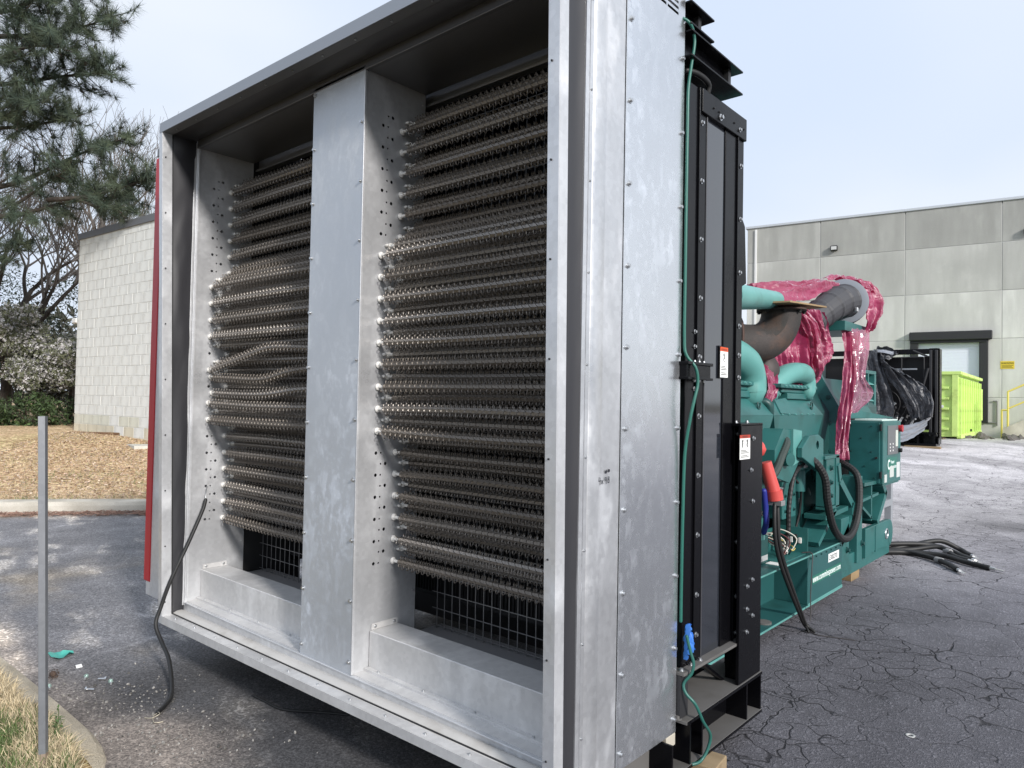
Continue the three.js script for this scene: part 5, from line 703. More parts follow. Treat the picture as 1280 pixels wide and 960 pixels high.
  for (let k = 0; k < 7; k++) { bolt(GEN, [-0.383, 0.43, -3.42 - k * 0.11], 'x', 0.9, M.greenD); }
  P('weld_edge', bx(-0.388, -0.38, 0.1145, 0.122, -4.13, -3.37, 0.002), M.greenL); P('plate_edge', bx(-0.384, -0.3815, 0.446, 0.456, -4.13, -1.6), M.greenL); P('plate_edge', bx(-0.384, -0.3815, 0.101, 0.113, -4.13, -1.6), M.greenL);
  for (const z of [-2.95, -3.05, -3.55, -3.7, -3.95, -4.2, -4.4]) P('nozzle', mergeGeometries([cyl([-0.8, 1.1, z], [-0.66, 1.19, z], 0.022, 0.018, 10), cyl([-0.67, 1.17, z], [-0.66, 1.2, z], 0.028, 0.028, 6)]), M.greenD);
  for (const z of [-3.66, -3.8, -3.94, -4.08, -4.22, -4.36]) bolt(GEN, [-0.684, 1.43, z], 'x', 1.0, M.greenL);
}
// plywood laid on the exhaust, pink film, hanging leads, timber blocks
solo('plywood_sheet', [hexa([[-0.98, 2.252, -3.38], [-0.56, 2.252, -3.46], [-0.5, 2.275, -4.08], [-0.86, 2.275, -4.12], [-0.98, 2.264, -3.38], [-0.56, 2.264, -3.46], [-0.5, 2.287, -4.08], [-0.86, 2.287, -4.12]])], mat([0.62, 0.5, 0.36], 0.85, 0, { map: woodT }), 'thin plywood board covering the upturned rusty exhaust elbow', 'board');
const film = new THREE.MeshPhysicalMaterial({ color: lin(0.52, 0.055, 0.16), roughness: 0.45, transmission: 0.6, thickness: 0, clearcoat: 0.4, clearcoatRoughness: 0.25, bumpMap: wrinkT, bumpScale: 0.03, side: THREE.DoubleSide });
const filmT = new THREE.MeshPhysicalMaterial({ color: lin(0.75, 0.27, 0.4), roughness: 0.2, transmission: 0.75, thickness: 0, clearcoat: 0.6, clearcoatRoughness: 0.15, bumpMap: wrinkT, bumpScale: 0.03, side: THREE.DoubleSide });
// a hanging sheet between two edges given from top to bottom, crumpled by folds that run along it
function drape(L, R, nu, nv, amp, folds, seed, dir = [0.8, 0, 0.6], belly = 0) {
  const a = new THREE.CatmullRomCurve3(L.map(p => V(...p))), b = new THREE.CatmullRomCurve3(R.map(p => V(...p)));
  return sheet(nu, nv, (u, v) => { const p = a.getPoint(v), q = b.getPoint(v); const w = fbm(((u * 0.9 + 0.13 * seed) % 1), ((v * 0.16 + 0.07 * seed) % 1), folds, 3, 1000 + seed) - 0.5 + 0.5 * (fbm((u * 0.7 + v * 0.5) % 1, (v * 0.8 + 0.3) % 1, 9, 4, 1100 + seed) - 0.5), k = Math.abs(w * 2) ** 0.8 * Math.sign(w) * amp, s = belly * Math.sin(u * Math.PI);
    return [mix(p.x, q.x, u) + dir[0] * (k + s), mix(p.y, q.y, u) + dir[1] * (k + s) + (fbm((u + 0.3) % 1, v, 12, 3, 1200 + seed) - 0.5) * amp * 0.8, mix(p.z, q.z, u) + dir[2] * (k + s)]; });
}
{
  const t = thing('plastic_film', 'crumpled translucent pink plastic film draped over the air cleaner and engine', 'plastic film', [-0.8, 1.06, -4.7]);
  const P = (n, g, m = film) => part(t, n, g, m);
  P('top_wrap', drape([[-1.25, 2.5, -4.2], [-1.0, 2.58, -4.7], [-0.95, 2.62, -5.1], [-0.9, 2.6, -5.7]], [[-0.92, 2.36, -4.1], [-0.83, 2.44, -4.55], [-0.72, 2.57, -5.0], [-0.62, 2.56, -5.5]], 30, 44, 0.06, 7, 1, [0.3, 0.9, 0.3], 0.06));
  P('top_wrap', drape([[-0.9, 2.66, -5.1], [-0.85, 2.72, -5.3], [-0.85, 2.74, -5.6]], [[-0.57, 2.63, -5.35], [-0.53, 2.6, -5.5], [-0.52, 2.55, -5.75]], 24, 24, 0.04, 6, 2, [0.4, 0.8, 0.3], 0.05));
  P('side_wrap', drape([[-0.66, 2.7, -5.35], [-0.6, 2.58, -5.38], [-0.56, 2.42, -5.4], [-0.56, 2.28, -5.4], [-0.58, 2.18, -5.42]], [[-0.6, 2.66, -5.75], [-0.53, 2.54, -5.82], [-0.53, 2.42, -5.82], [-0.56, 2.32, -5.7], [-0.58, 2.22, -5.54]], 30, 40, 0.05, 9, 3, [0.9, 0.1, 0.3], 0.05));
  P('drape', drape([[-1.0, 2.3, -4.05], [-1.0, 2.1, -4.1], [-0.95, 1.85, -4.12], [-0.9, 1.7, -4.15], [-0.88, 1.6, -4.1]], [[-0.74, 2.3, -4.35], [-0.68, 2.12, -4.5], [-0.67, 1.9, -4.55], [-0.69, 1.74, -4.58], [-0.74, 1.66, -4.4]], 44, 60, 0.08, 14, 4, [0.7, 0, 0.7], 0.02));
  P('drape', drape([[-0.8, 2.34, -4.2], [-0.74, 2.15, -4.3], [-0.72, 1.95, -4.38], [-0.72, 1.72, -4.42]], [[-0.7, 2.3, -4.62], [-0.66, 2.12, -4.72], [-0.655, 1.98, -4.74], [-0.66, 1.9, -4.7]], 30, 50, 0.05, 12, 5, [0.8, 0, 0.6]));
  P('strand', drape([[-0.9, 1.9, -3.85], [-0.84, 1.75, -3.72], [-0.78, 1.62, -3.62], [-0.8, 1.52, -3.58]], [[-0.86, 1.86, -4.0], [-0.8, 1.72, -3.86], [-0.75, 1.6, -3.74], [-0.77, 1.5, -3.7]], 14, 40, 0.03, 8, 6));
  P('tail', drape([[-0.66, 2.2, -4.98], [-0.62, 1.95, -4.95], [-0.6, 1.7, -4.85], [-0.58, 1.4, -4.7], [-0.56, 1.2, -4.58], [-0.55, 1.06, -4.5]], [[-0.6, 2.2, -5.3], [-0.56, 1.95, -5.12], [-0.54, 1.7, -4.98], [-0.53, 1.4, -4.82], [-0.52, 1.2, -4.7], [-0.5, 1.06, -4.68]], 26, 80, 0.05, 10, 7));
  P('veil', drape([[-0.57, 2.2, -5.0], [-0.55, 1.95, -4.98], [-0.53, 1.75, -4.96], [-0.52, 1.6, -4.9], [-0.54, 1.45, -4.8]], [[-0.53, 2.2, -5.42], [-0.5, 2.0, -5.3], [-0.48, 1.76, -5.1], [-0.46, 1.63, -5.28], [-0.5, 1.45, -4.9]], 22, 50, 0.03, 5, 8), filmT);
}
for (const [dx, dz, r, l] of [[0, 0, 0.013, 'thicker black lead hanging in front of the green skid from the clamp, nearest the radiator'], [0.012, -0.025, 0.011, 'black lead hanging from the clamp, middle one of the bundle over the green skid'], [0.004, -0.06, 0.009, 'thin black lead hanging from the clamp, farthest from the black radiator']])
  solo('power_lead', tube([[-0.37 + dx, 0.93, -2.715 + dz * 0.5], [-0.36 + dx, 0.8, -2.68 + dz], [-0.355 + dx, 0.65, -2.69 + dz], [-0.35 + dx, 0.5, -2.765 + dz], [-0.345 + dx, 0.33, -2.9 + dz * 0.8], [-0.335 + dx, 0.16, -3.04 + dz * 0.4], [-0.325 + dx, 0.05, -3.13], [-0.3 + dx * 3, 0.015, -3.16 - dz]], r, 60, 8), M.rubber, l, 'cable', 'leads hanging from the engine');
{ const rw = rng(111); solo('loose_wire', [tube([[-0.43, 0.47, -3.38], [-0.37, 0.47, -3.4], [-0.355, 0.38, -3.36], [-0.35, 0.2, -3.32], [-0.34, 0.1, -3.3], [-0.33, 0.04, -3.26]], 0.004, 40, 6), tube([[-0.33, 0.02, -3.16], [-0.24, 0.008, -3.1], [-0.15, 0.007, -3.12], [-0.02, 0.007, -3.16]], 0.004, 20, 6)], mat([0.05, 0.045, 0.045], 0.6), 'thin loose wire dangling from the open wiring box to the asphalt', 'wire'); }
{ // output cables on the ground
  const ends = [[[-0.95, 0.12, -5.4], [-0.7, 0.05, -6.0], [-0.45, 0.035, -6.35], [-0.25, 0.035, -6.3], [-0.1, 0.035, -6.18], [0.03, 0.035, -6.0], [0.1, 0.03, -5.88]], [[-0.95, 0.12, -5.5], [-0.7, 0.05, -6.1], [-0.42, 0.05, -6.45], [-0.2, 0.09, -6.62], [-0.1, 0.06, -6.6], [-0.02, 0.035, -6.5], [0.1, 0.033, -6.4]], [[-0.9, 0.1, -5.5], [-0.65, 0.04, -6.2], [-0.4, 0.09, -6.55], [-0.2, 0.13, -6.75], [-0.05, 0.06, -6.85], [0.03, 0.03, -6.8], [0.08, 0.03, -6.72]], [[-0.9, 0.12, -5.6], [-0.6, 0.04, -6.25], [-0.35, 0.035, -6.42], [-0.1, 0.035, -6.45], [0.1, 0.035, -6.28], [0.24, 0.033, -6.2], [0.3, 0.03, -6.18]], [[-0.92, 0.1, -5.65], [-0.6, 0.1, -6.3], [-0.3, 0.1, -6.6], [-0.12, 0.04, -6.78], [0.02, 0.03, -6.62], [0.12, 0.03, -6.5]]];
  const lab = ['thick black cable frontmost in the fan on the asphalt, silver lug facing forward', 'thick black cable in the middle of the fan with a light tie', 'thick black cable arching at the back of the fan beside the green skid', 'longest thick black cable of the fan, reaching farthest right on the asphalt', 'thick black cable curling in the centre behind the taped pair'];
  ends.forEach((p, i) => { const c = thing('power_cable', lab[i], 'cable', [p[0][0], 0, p[0][2]], 'output cables on the ground'); part(c, 'sheath', tube(p, 0.025, 70, 10), M.rubber); const e = p[p.length - 1], d = p[p.length - 2]; const v = V(e[0] - d[0], 0, e[2] - d[2]).normalize(); part(c, 'lug', [cyl(e, [e[0] + v.x * 0.06, e[1], e[2] + v.z * 0.06], 0.018, 0.016, 10), hexa([[e[0] + v.x * 0.05 - v.z * 0.018, e[1] - 0.004, e[2] + v.z * 0.05 + v.x * 0.018], [e[0] + v.x * 0.05 + v.z * 0.018, e[1] - 0.004, e[2] + v.z * 0.05 - v.x * 0.018], [e[0] + v.x * 0.13 + v.z * 0.018, e[1] - 0.008, e[2] + v.z * 0.13 - v.x * 0.018], [e[0] + v.x * 0.13 - v.z * 0.018, e[1] - 0.008, e[2] + v.z * 0.13 + v.x * 0.018], [e[0] + v.x * 0.05 - v.z * 0.018, e[1] + 0.004, e[2] + v.z * 0.05 + v.x * 0.018], [e[0] + v.x * 0.05 + v.z * 0.018, e[1] + 0.004, e[2] + v.z * 0.05 - v.x * 0.018], [e[0] + v.x * 0.13 + v.z * 0.018, e[1], e[2] + v.z * 0.13 - v.x * 0.018], [e[0] + v.x * 0.13 - v.z * 0.018, e[1], e[2] + v.z * 0.13 + v.x * 0.018]])], mat([0.6, 0.6, 0.6], 0.3, 0.9)); if (i < 2) { const m = p[4]; part(c, 'tape', cyl([m[0] - 0.03, m[1], m[2] - 0.02], [m[0] + 0.03, m[1], m[2] + 0.02], 0.029, 0.029, 10), mat([0.3, 0.3, 0.3], 0.6)); } });
}
solo('timber_block', bx(-0.85, -0.5, 0.002, 0.134, -5.02, -4.79, 0.006), mat([0.62, 0.5, 0.36], 0.9, 0, { map: woodT }), 'short squared timber block under the rear green skid', 'timber block');
solo('timber_block', xf(bx(-0.5, 0.5, 0.002, 0.099, -0.07, 0.07, 0.006), { p: [-0.38, 0, -0.86], r: [0, 0.12, 0] }), mat([0.55, 0.47, 0.37], 0.95, 0, { map: woodT }), 'weathered timber under the front end of the black skid below the cable', 'timber block');
solo('timber_block', bx(-2.8, -2.4, 0.002, 0.099, -1.2, -1.05, 0.006), mat([0.55, 0.47, 0.37], 0.95, 0, { map: woodT }), 'timber block in the shade under the left skid rail', 'timber block');
solo('timber_block', xf(bx(-0.6, 0.1, 0.002, 0.099, -0.07, 0.07, 0.006), { p: [-0.2, 0, -1.3], r: [0, -0.05, 0] }), mat([0.3, 0.25, 0.2], 0.95, 0, { map: woodT }), 'shaded timber under the rear end of the black skid', 'timber block');  // wood colour darkened to stand for the shade under the skid
{ // black cable hanging from the left bay wall down to the asphalt
  const t = thing('hanging_cable', 'black cable hanging from the left bay wall down to the asphalt, end frayed', 'cable', [-2.1, 0, 0.3]);
  part(t, 'sheath', tube([[-2.715, 0.89, -0.195], [-2.7, 0.83, -0.17], [-2.69, 0.66, -0.09], [-2.69, 0.47, 0.0], [-2.7, 0.33, 0.045], [-2.69, 0.24, 0.075], [-2.62, 0.16, 0.07], [-2.5, 0.11, 0.085], [-2.38, 0.05, 0.12], [-2.25, 0.014, 0.175], [-2.16, 0.012, 0.24], [-2.1, 0.013, 0.3]], 0.0105, 110, 10), M.rubber);
  part(t, 'bare_wire', tube([[-2.715, 0.885, -0.195], [-2.722, 0.93, -0.2], [-2.716, 0.97, -0.205]], 0.0025, 12, 6), M.zinc);
  part(t, 'frayed_end', [tube([[-2.1, 0.012, 0.3], [-2.06, 0.02, 0.31], [-2.07, 0.008, 0.34], [-2.1, 0.006, 0.36]], 0.0022, 20, 5), tube([[-2.1, 0.012, 0.3], [-2.08, 0.008, 0.33], [-2.02, 0.006, 0.35], [-2.0, 0.006, 0.32]], 0.0022, 20, 5)], mat([0.5, 0.45, 0.35], 0.5, 0.5));
}

solo('strap', tube([[-1.97, 0.008, -0.105], [-1.87, 0.007, -0.11], [-1.72, 0.008, -0.12], [-1.6, 0.008, -0.2], [-1.45, 0.008, -0.3]], 0.006, 40, 6), M.rubber, 'thin black strap lying on the asphalt under the lower front edge', 'strap');

// ================================================================ FAR YARD
{ // second machine: black radiator cube on skid, half covered by a torn tarp
  const t = thing('radiator_unit', 'black boxed radiator unit on a skid, half under a torn dark tarp', 'radiator', [-3.4, 0.52, -18.8]);
  const P = (n, g, m = M.black) => part(t, n, g, m);
  P('core', bx(-5.4, -2.6, 0.95, 2.8, -19.6, -18.75), M.dark);
  P('end_frame', [bx(-2.6, -2.38, 0.75, 3.0, -18.72, -18.6, 0.01), bx(-2.42, -2.38, 0.6, 2.99, -18.95, -18.6, 0.01)], M.black);
  P('end_channel', bx(-2.58, -2.52, 0.8, 2.95, -18.6, -18.52, 0.01), M.blackM); P('end_channel', bx(-2.46, -2.4, 0.8, 2.95, -18.6, -18.54, 0.01), M.blackM);
  P('top_rail', bx(-5.4, -2.4, 2.86, 2.99, -18.72, -18.58, 0.01)); P('left_frame', bx(-5.4, -5.2, 0.8, 3.0, -18.72, -18.58, 0.01));
  P('guard_frame', [tube([[-3.55, 2.75, -18.55], [-3.5, 2.78, -18.55], [-2.72, 2.78, -18.55], [-2.7, 2.76, -18.55], [-2.7, 1.6, -18.55]], 0.016, 40, 6, 0.1), tube([[-3.2, 2.75, -18.52], [-3.2, 2.0, -18.52]], 0.016, 10, 6)], M.blackM);
  P('bright_rail', bx(-3.5, -2.85, 2.46, 2.5, -18.55, -18.52, 0.004), mat([0.35, 0.36, 0.38], 0.4, 0.6)); P('brace', cyl([-2.6, 2.5, -18.52], [-2.75, 1.9, -18.52], 0.03, 0.03, 8), M.blackM); P('brace', cyl([-2.95, 2.95, -18.56], [-2.6, 2.78, -18.56], 0.025, 0.025, 8), M.blackM);
  const s = P('skid', [bx(-5.4, -2.4, 0.85, 0.9, -18.9, -18.4, 0.006), bx(-5.4, -2.4, 0.56, 0.62, -18.9, -18.4, 0.006), bx(-5.4, -2.4, 0.62, 0.85, -18.75, -18.7)], M.black); for (let k = 0; k < 9; k++) part(s, 'stiffener', bx(-5.2 + k * 0.34, -5.16 + k * 0.34, 0.62, 0.85, -18.7, -18.42), M.black);
  P('fan_guard', [tri(new THREE.TorusGeometry(0.5, 0.014, 6, 40).translate(-3.6, 1.6, -18.6)), tri(new THREE.TorusGeometry(0.35, 0.014, 6, 40).translate(-3.6, 1.6, -18.6)), tri(new THREE.TorusGeometry(0.2, 0.014, 6, 30).translate(-3.6, 1.6, -18.6))], M.blackM);
  const r = rng(121); for (let k = 0; k < 16; k++) P('loose_bracket', xf(bx(-0.1, 0.1, -0.02, 0.02, -0.03, 0.03, 0.006), { p: [-3.4 + r() * 0.5, 0.98 + r() * 0.6, -18.5 + r() * 0.1], r: [r() * 3, r() * 3, r() * 3] }), k % 3 ? M.blackM : M.zinc);
}
const tarpM = new THREE.MeshPhysicalMaterial({ color: lin(0.055, 0.057, 0.064), roughness: 0.42, clearcoat: 0.25, clearcoatRoughness: 0.3, bumpMap: wrinkT, bumpScale: 0.06, side: THREE.DoubleSide }), tarpS = mat([0.42, 0.43, 0.45], 0.35, 0.4);
{
  const t = thing('tarp', 'torn dark grey tarp hanging over the far black radiator with silver lower edge', 'tarp', [-3.5, 0.9, -18.4]);
  const P = (n, g, m = tarpM) => part(t, n, g, m);
  P('left_fold', drape([[-4.55, 2.95, -18.5], [-4.5, 2.4, -18.4], [-4.4, 1.8, -18.3], [-4.3, 1.2, -18.3]], [[-3.72, 3.0, -18.45], [-3.55, 2.5, -18.2], [-3.35, 1.9, -18.1], [-3.3, 1.35, -18.15], [-3.5, 1.1, -18.2]], 40, 60, 0.2, 10, 11, [0.3, 0, 0.95], 0.12));
  P('right_fold', drape([[-3.7, 2.95, -18.45], [-3.5, 2.4, -18.2], [-3.2, 1.9, -18.1], [-2.95, 1.4, -18.1], [-2.9, 1.15, -18.1]], [[-3.6, 2.5, -18.3], [-3.0, 2.35, -18.1], [-2.6, 2.05, -18.05], [-2.4, 1.7, -18.05], [-2.42, 1.25, -18.1]], 44, 60, 0.18, 9, 12, [0.2, 0.2, 0.95], 0.16));
  P('top_fold', drape([[-3.9, 2.95, -18.7], [-3.75, 3.05, -18.6], [-3.4, 2.95, -18.5]], [[-3.75, 2.7, -18.3], [-3.5, 2.75, -18.35], [-3.25, 2.9, -18.45]], 24, 24, 0.12, 8, 13, [0, 0.8, 0.6]));
  P('silver_edge', drape([[-3.5, 1.05, -18.15], [-3.1, 1.05, -18.05], [-2.8, 1.12, -18.05], [-2.45, 1.3, -18.1]], [[-3.6, 0.68, -18.1], [-3.2, 0.62, -18.0], [-2.9, 0.72, -18.0], [-2.6, 0.95, -18.05]], 20, 40, 0.05, 8, 14), tarpS);
  P('silver_edge', drape([[-3.75, 1.2, -18.12], [-3.55, 1.25, -18.1], [-3.3, 1.36, -18.1]], [[-3.72, 1.13, -18.08], [-3.52, 1.18, -18.06], [-3.28, 1.28, -18.06]], 8, 20, 0.03, 5, 15), tarpS);
  P('silver_edge', drape([[-3.85, 3.0, -18.42], [-3.6, 2.98, -18.36], [-3.35, 2.92, -18.32]], [[-3.82, 2.93, -18.38], [-3.58, 2.9, -18.3], [-3.35, 2.84, -18.28]], 8, 20, 0.04, 5, 16), tarpS);
}
solo('timber_block', bx(-3.1, -2.3, 0.45, 0.555, -18.5, -18.35, 0.008), mat([0.6, 0.5, 0.38], 0.9, 0, { map: woodT }), 'pale timber under the skid of the far black radiator', 'timber block');
{ // lime green roll-off container
  const t = thing('waste_container', 'lime green steel roll-off waste container standing at the loading dock', 'container', [-3.8, 0.6, -25.6]);
  const lime = mat([0.7, 0.93, 0.27], 0.5, 0, { map: grimeT }), P = (n, g, m = lime) => part(t, n, g, m);
  const x0 = -5.05, x1 = -2.6, z0 = -28.4, z1 = -22.7, y0 = 0.72, y1 = 2.5;
  P('near_end', bx(x0, x1, y0, y1, z1 - 0.06, z1, 0.01)); P('far_end', bx(x0, x1, y0, y1, z0, z0 + 0.06)); P('right_side', bx(x1 - 0.05, x1, y0, y1, z0, z1 - 0.06)); P('left_side', bx(x0, x0 + 0.05, y0, y1, z0, z1 - 0.06)); P('floor', bx(x0, x1, y0 - 0.06, y0, z0, z1));
  for (let k = 0; k < 10; k++) P('side_rib', bx(x1 + 0.001, x1 + 0.1, y0, y1 - 0.1, z1 - 0.12 - k * 0.6, z1 - 0.04 - k * 0.6, 0.01));
  for (const y of [0.86, 1.16, 1.46, 1.76, 2.08]) { P('end_rib', bx(x0 + 0.3, x1 - 0.22, y, y + 0.07, z1 + 0.001, z1 + 0.06, 0.012)); }
  P('corner_post', bx(x1 - 0.14, x1 + 0.02, y0 - 0.04, y1, z1 + 0.001, z1 + 0.07, 0.01)); P('corner_post', bx(x0 - 0.02, x0 + 0.14, y0 - 0.04, y1, z1 + 0.001, z1 + 0.07, 0.01));
  P('top_rail', bx(x0 - 0.03, x1 + 0.1, y1, y1 + 0.1, z1 - 0.05, z1 + 0.08, 0.015)); P('top_rail', bx(x1 - 0.06, x1 + 0.12, y1 - 0.01, y1 + 0.09, z0, z1 - 0.051, 0.015)); P('top_rail', bx(x0 - 0.06, x0 + 0.08, y1 - 0.01, y1 + 0.09, z0, z1 - 0.051, 0.015));
  P('bottom_rail', bx(x1 - 0.02, x1 + 0.1, y0 - 0.1, y0 + 0.02, z0, z1, 0.01)); P('door_hinge', cyl([x1 + 0.08, 1.1, z0 + 0.1], [x1 + 0.08, 2.2, z0 + 0.1], 0.05, 0.05, 8)); P('hook', bx(x1 + 0.1, x1 + 0.14, 0.78, 0.86, -25, -24.85, 0.01), M.dark);
  P('notice_plate', bx(-3.25, -2.95, 1.52, 1.6, z1 + 0.062, z1 + 0.068), M.white); for (const x of [-2.85, -4.8]) P('wheel', cyl([x - 0.06, 0.66, z1 - 0.3], [x + 0.06, 0.66, z1 - 0.3], 0.09, 0.09, 14), M.dark); P('underframe', bx(-4.3, -3.3, 0.58, 0.66, z0 + 0.2, z1 - 0.1), M.dark); t.rotation.y = 0.05; t.position.x -= 0.2;
}
{ // dock steps with a yellow rail, in the warehouse's direction
  const O = (x, z) => [-2.89 + x * 0.9895 + z * 0.1444, -29.1 - x * 0.1444 + z * 0.9895], ang = Math.atan2(0.1444, 0.9895), o = O(0.62, 3.2);
  const t = thing('dock_steps', 'pale concrete steps climbing beside the loading dock under a yellow rail', 'steps', [o[0], 0.58, o[1]]); t.rotation.y = ang;
  const P = (n, g, m = M.kerb, par = t) => { const q = sh(new THREE.Mesh(Array.isArray(g) ? mergeGeometries(g) : g, m)); q.name = name_(n); par.add(q); return q; };
  for (let k = 0; k < 8; k++) P('step', bx(0.3 * k, 4.2, 0.17 * k, 0.17 * (k + 1) - 0.002, -2.9, -0.14, 0.01));
  P('stringer', prism([[-0.12, -0.1], [-0.12, 0.3], [2.3, 1.62], [4.2, 1.62], [4.2, -0.1]], 'z', -0.135, 0.0));
  const r = thing('handrail', 'yellow steel handrail on the concrete dock steps', 'railing', [o[0], 0.58, o[1]]); r.rotation.y = ang; const Y = mat([0.68, 0.56, 0.14], 0.45);
  for (const x of [0.02, 0.62, 1.22, 1.82, 2.42]) P('post', cyl([x, 0.32 + x * 0.53, -0.07], [x, 1.5 + x * 0.53, -0.07], 0.03, 0.03, 10), Y, r);
  P('top_rail', cyl([0.02, 1.5, -0.07], [2.42, 1.5 + 2.4 * 0.53, -0.07], 0.032, 0.032, 10), Y, r); P('mid_rail', cyl([0.02, 0.95, -0.07], [2.42, 0.95 + 2.4 * 0.53, -0.07], 0.028, 0.028, 10), Y, r);
}
function name_(n) { return n; }
{ const q = [-2.05, -26.5]; const b = thing('barrier_rail', 'short yellow barrier rail at the wall behind the lime container', 'railing', [q[0], 0.45, q[1]]), Y = mat([0.68, 0.56, 0.14], 0.45); for (const x of [-2.15, -1.98]) part(b, 'post', cyl([x, 0.45, -27.6], [x, 1.5, -27.6], 0.03, 0.03, 8), Y); part(b, 'rail', cyl([-2.15, 1.48, -27.6], [-1.98, 1.48, -27.6], 0.03, 0.03, 8), Y); }
{ // rubble at the foot of the dock wall
  const r = rng(131), M4 = new THREE.Matrix4(), ms = [], im = new THREE.InstancedMesh(tri(new THREE.DodecahedronGeometry(1)), mat([0.12, 0.11, 0.1], 0.95), 60);
  for (let i = 0; i < 60; i++) { const x = -3.4 + r() * 2.6, z = -23.4 - r() * 2.2, s = 0.03 + r() * 0.09; M4.compose(V(x, H(x, z) + s * 0.3, z), new THREE.Quaternion().setFromEuler(new THREE.Euler(r() * 6, r() * 6, r() * 6)), V(s * 1.8, s * 0.7, s)); im.setMatrixAt(i, M4); } im.name = 'rubble'; scene.add(sh(im)); tag(im, 'low strip of dark rubble and debris before the dock wall', 'rubble', null, 'stuff');
  solo('pallet_boards', [bx(-4.6, -2.9, 0.6, 0.64, -22.4, -22.28), bx(-4.6, -2.9, 0.6, 0.64, -22.2, -22.08)], mat([0.34, 0.3, 0.26], 0.9, 0, { map: woodT }), 'grey weathered boards lying in front of the lime container', 'boards');
}
{ // grey steel stand behind the generator
  const t = thing('steel_stand', 'grey galvanised steel stand behind the green control cabinet', 'stand', [-1.2, 0, -8.3]); const P = (n, g) => part(t, n, g, mat([0.33, 0.35, 0.37], 0.5, 0.4));
  for (const [x, z] of [[-1.05, -8.3], [-1.05, -7.5], [-1.9, -8.3], [-1.9, -7.5]]) P('leg', bx(x - 0.04, x + 0.04, 0, 0.98, z - 0.04, z + 0.04, 0.006)); P('side_rail', bx(-1.09, -1.01, 0.26, 0.34, -8.26, -7.54)); P('side_rail', bx(-1.94, -1.86, 0.26, 0.34, -8.26, -7.54)); P('top', bx(-2.0, -0.98, 0.98, 1.03, -8.4, -7.4)); P('cross_rail', bx(-1.86, -1.09, 0.27, 0.33, -7.54, -7.48));
}

// ================================================================ NEAR SMALL THINGS
{ // steel delineator post in the grass corner
  const PX = -1.804, PZ = 0.848, LX = -0.008, LZ = 0.028;
  const t = thing('steel_post', 'bare galvanised steel channel post standing in the near grass corner', 'post', [PX, 0.05, PZ]);
  const c = [[-0.0175, 0.01], [-0.013, 0.013], [-0.007, -0.006], [0.007, -0.006], [0.013, 0.013], [0.0175, 0.01], [0.01, -0.011], [-0.01, -0.011]].map(([x, z]) => { const a = 0.75; return [PX + x * Math.cos(a) - z * Math.sin(a), PZ + x * Math.sin(a) + z * Math.cos(a)]; });
  const lean = g => { const q = g.attributes.position; for (let i = 0; i < q.count; i++) { const k = q.getY(i) - 0.05; q.setX(i, q.getX(i) + k * LX); q.setZ(i, q.getZ(i) + k * LZ); } return g; };
  part(t, 'channel', lean(prism(c, 'y', 0.05, 1.405)), mat([0.42, 0.43, 0.45], 0.5, 0.6, { map: galvC })); part(t, 'rusty_foot', lean(prism(c.map(([x, z]) => [PX + (x - PX) * 1.03, PZ + (z - PZ) * 1.03]), 'y', 0.03, 0.12)), mat([0.32, 0.25, 0.19], 0.8, 0.3));
}
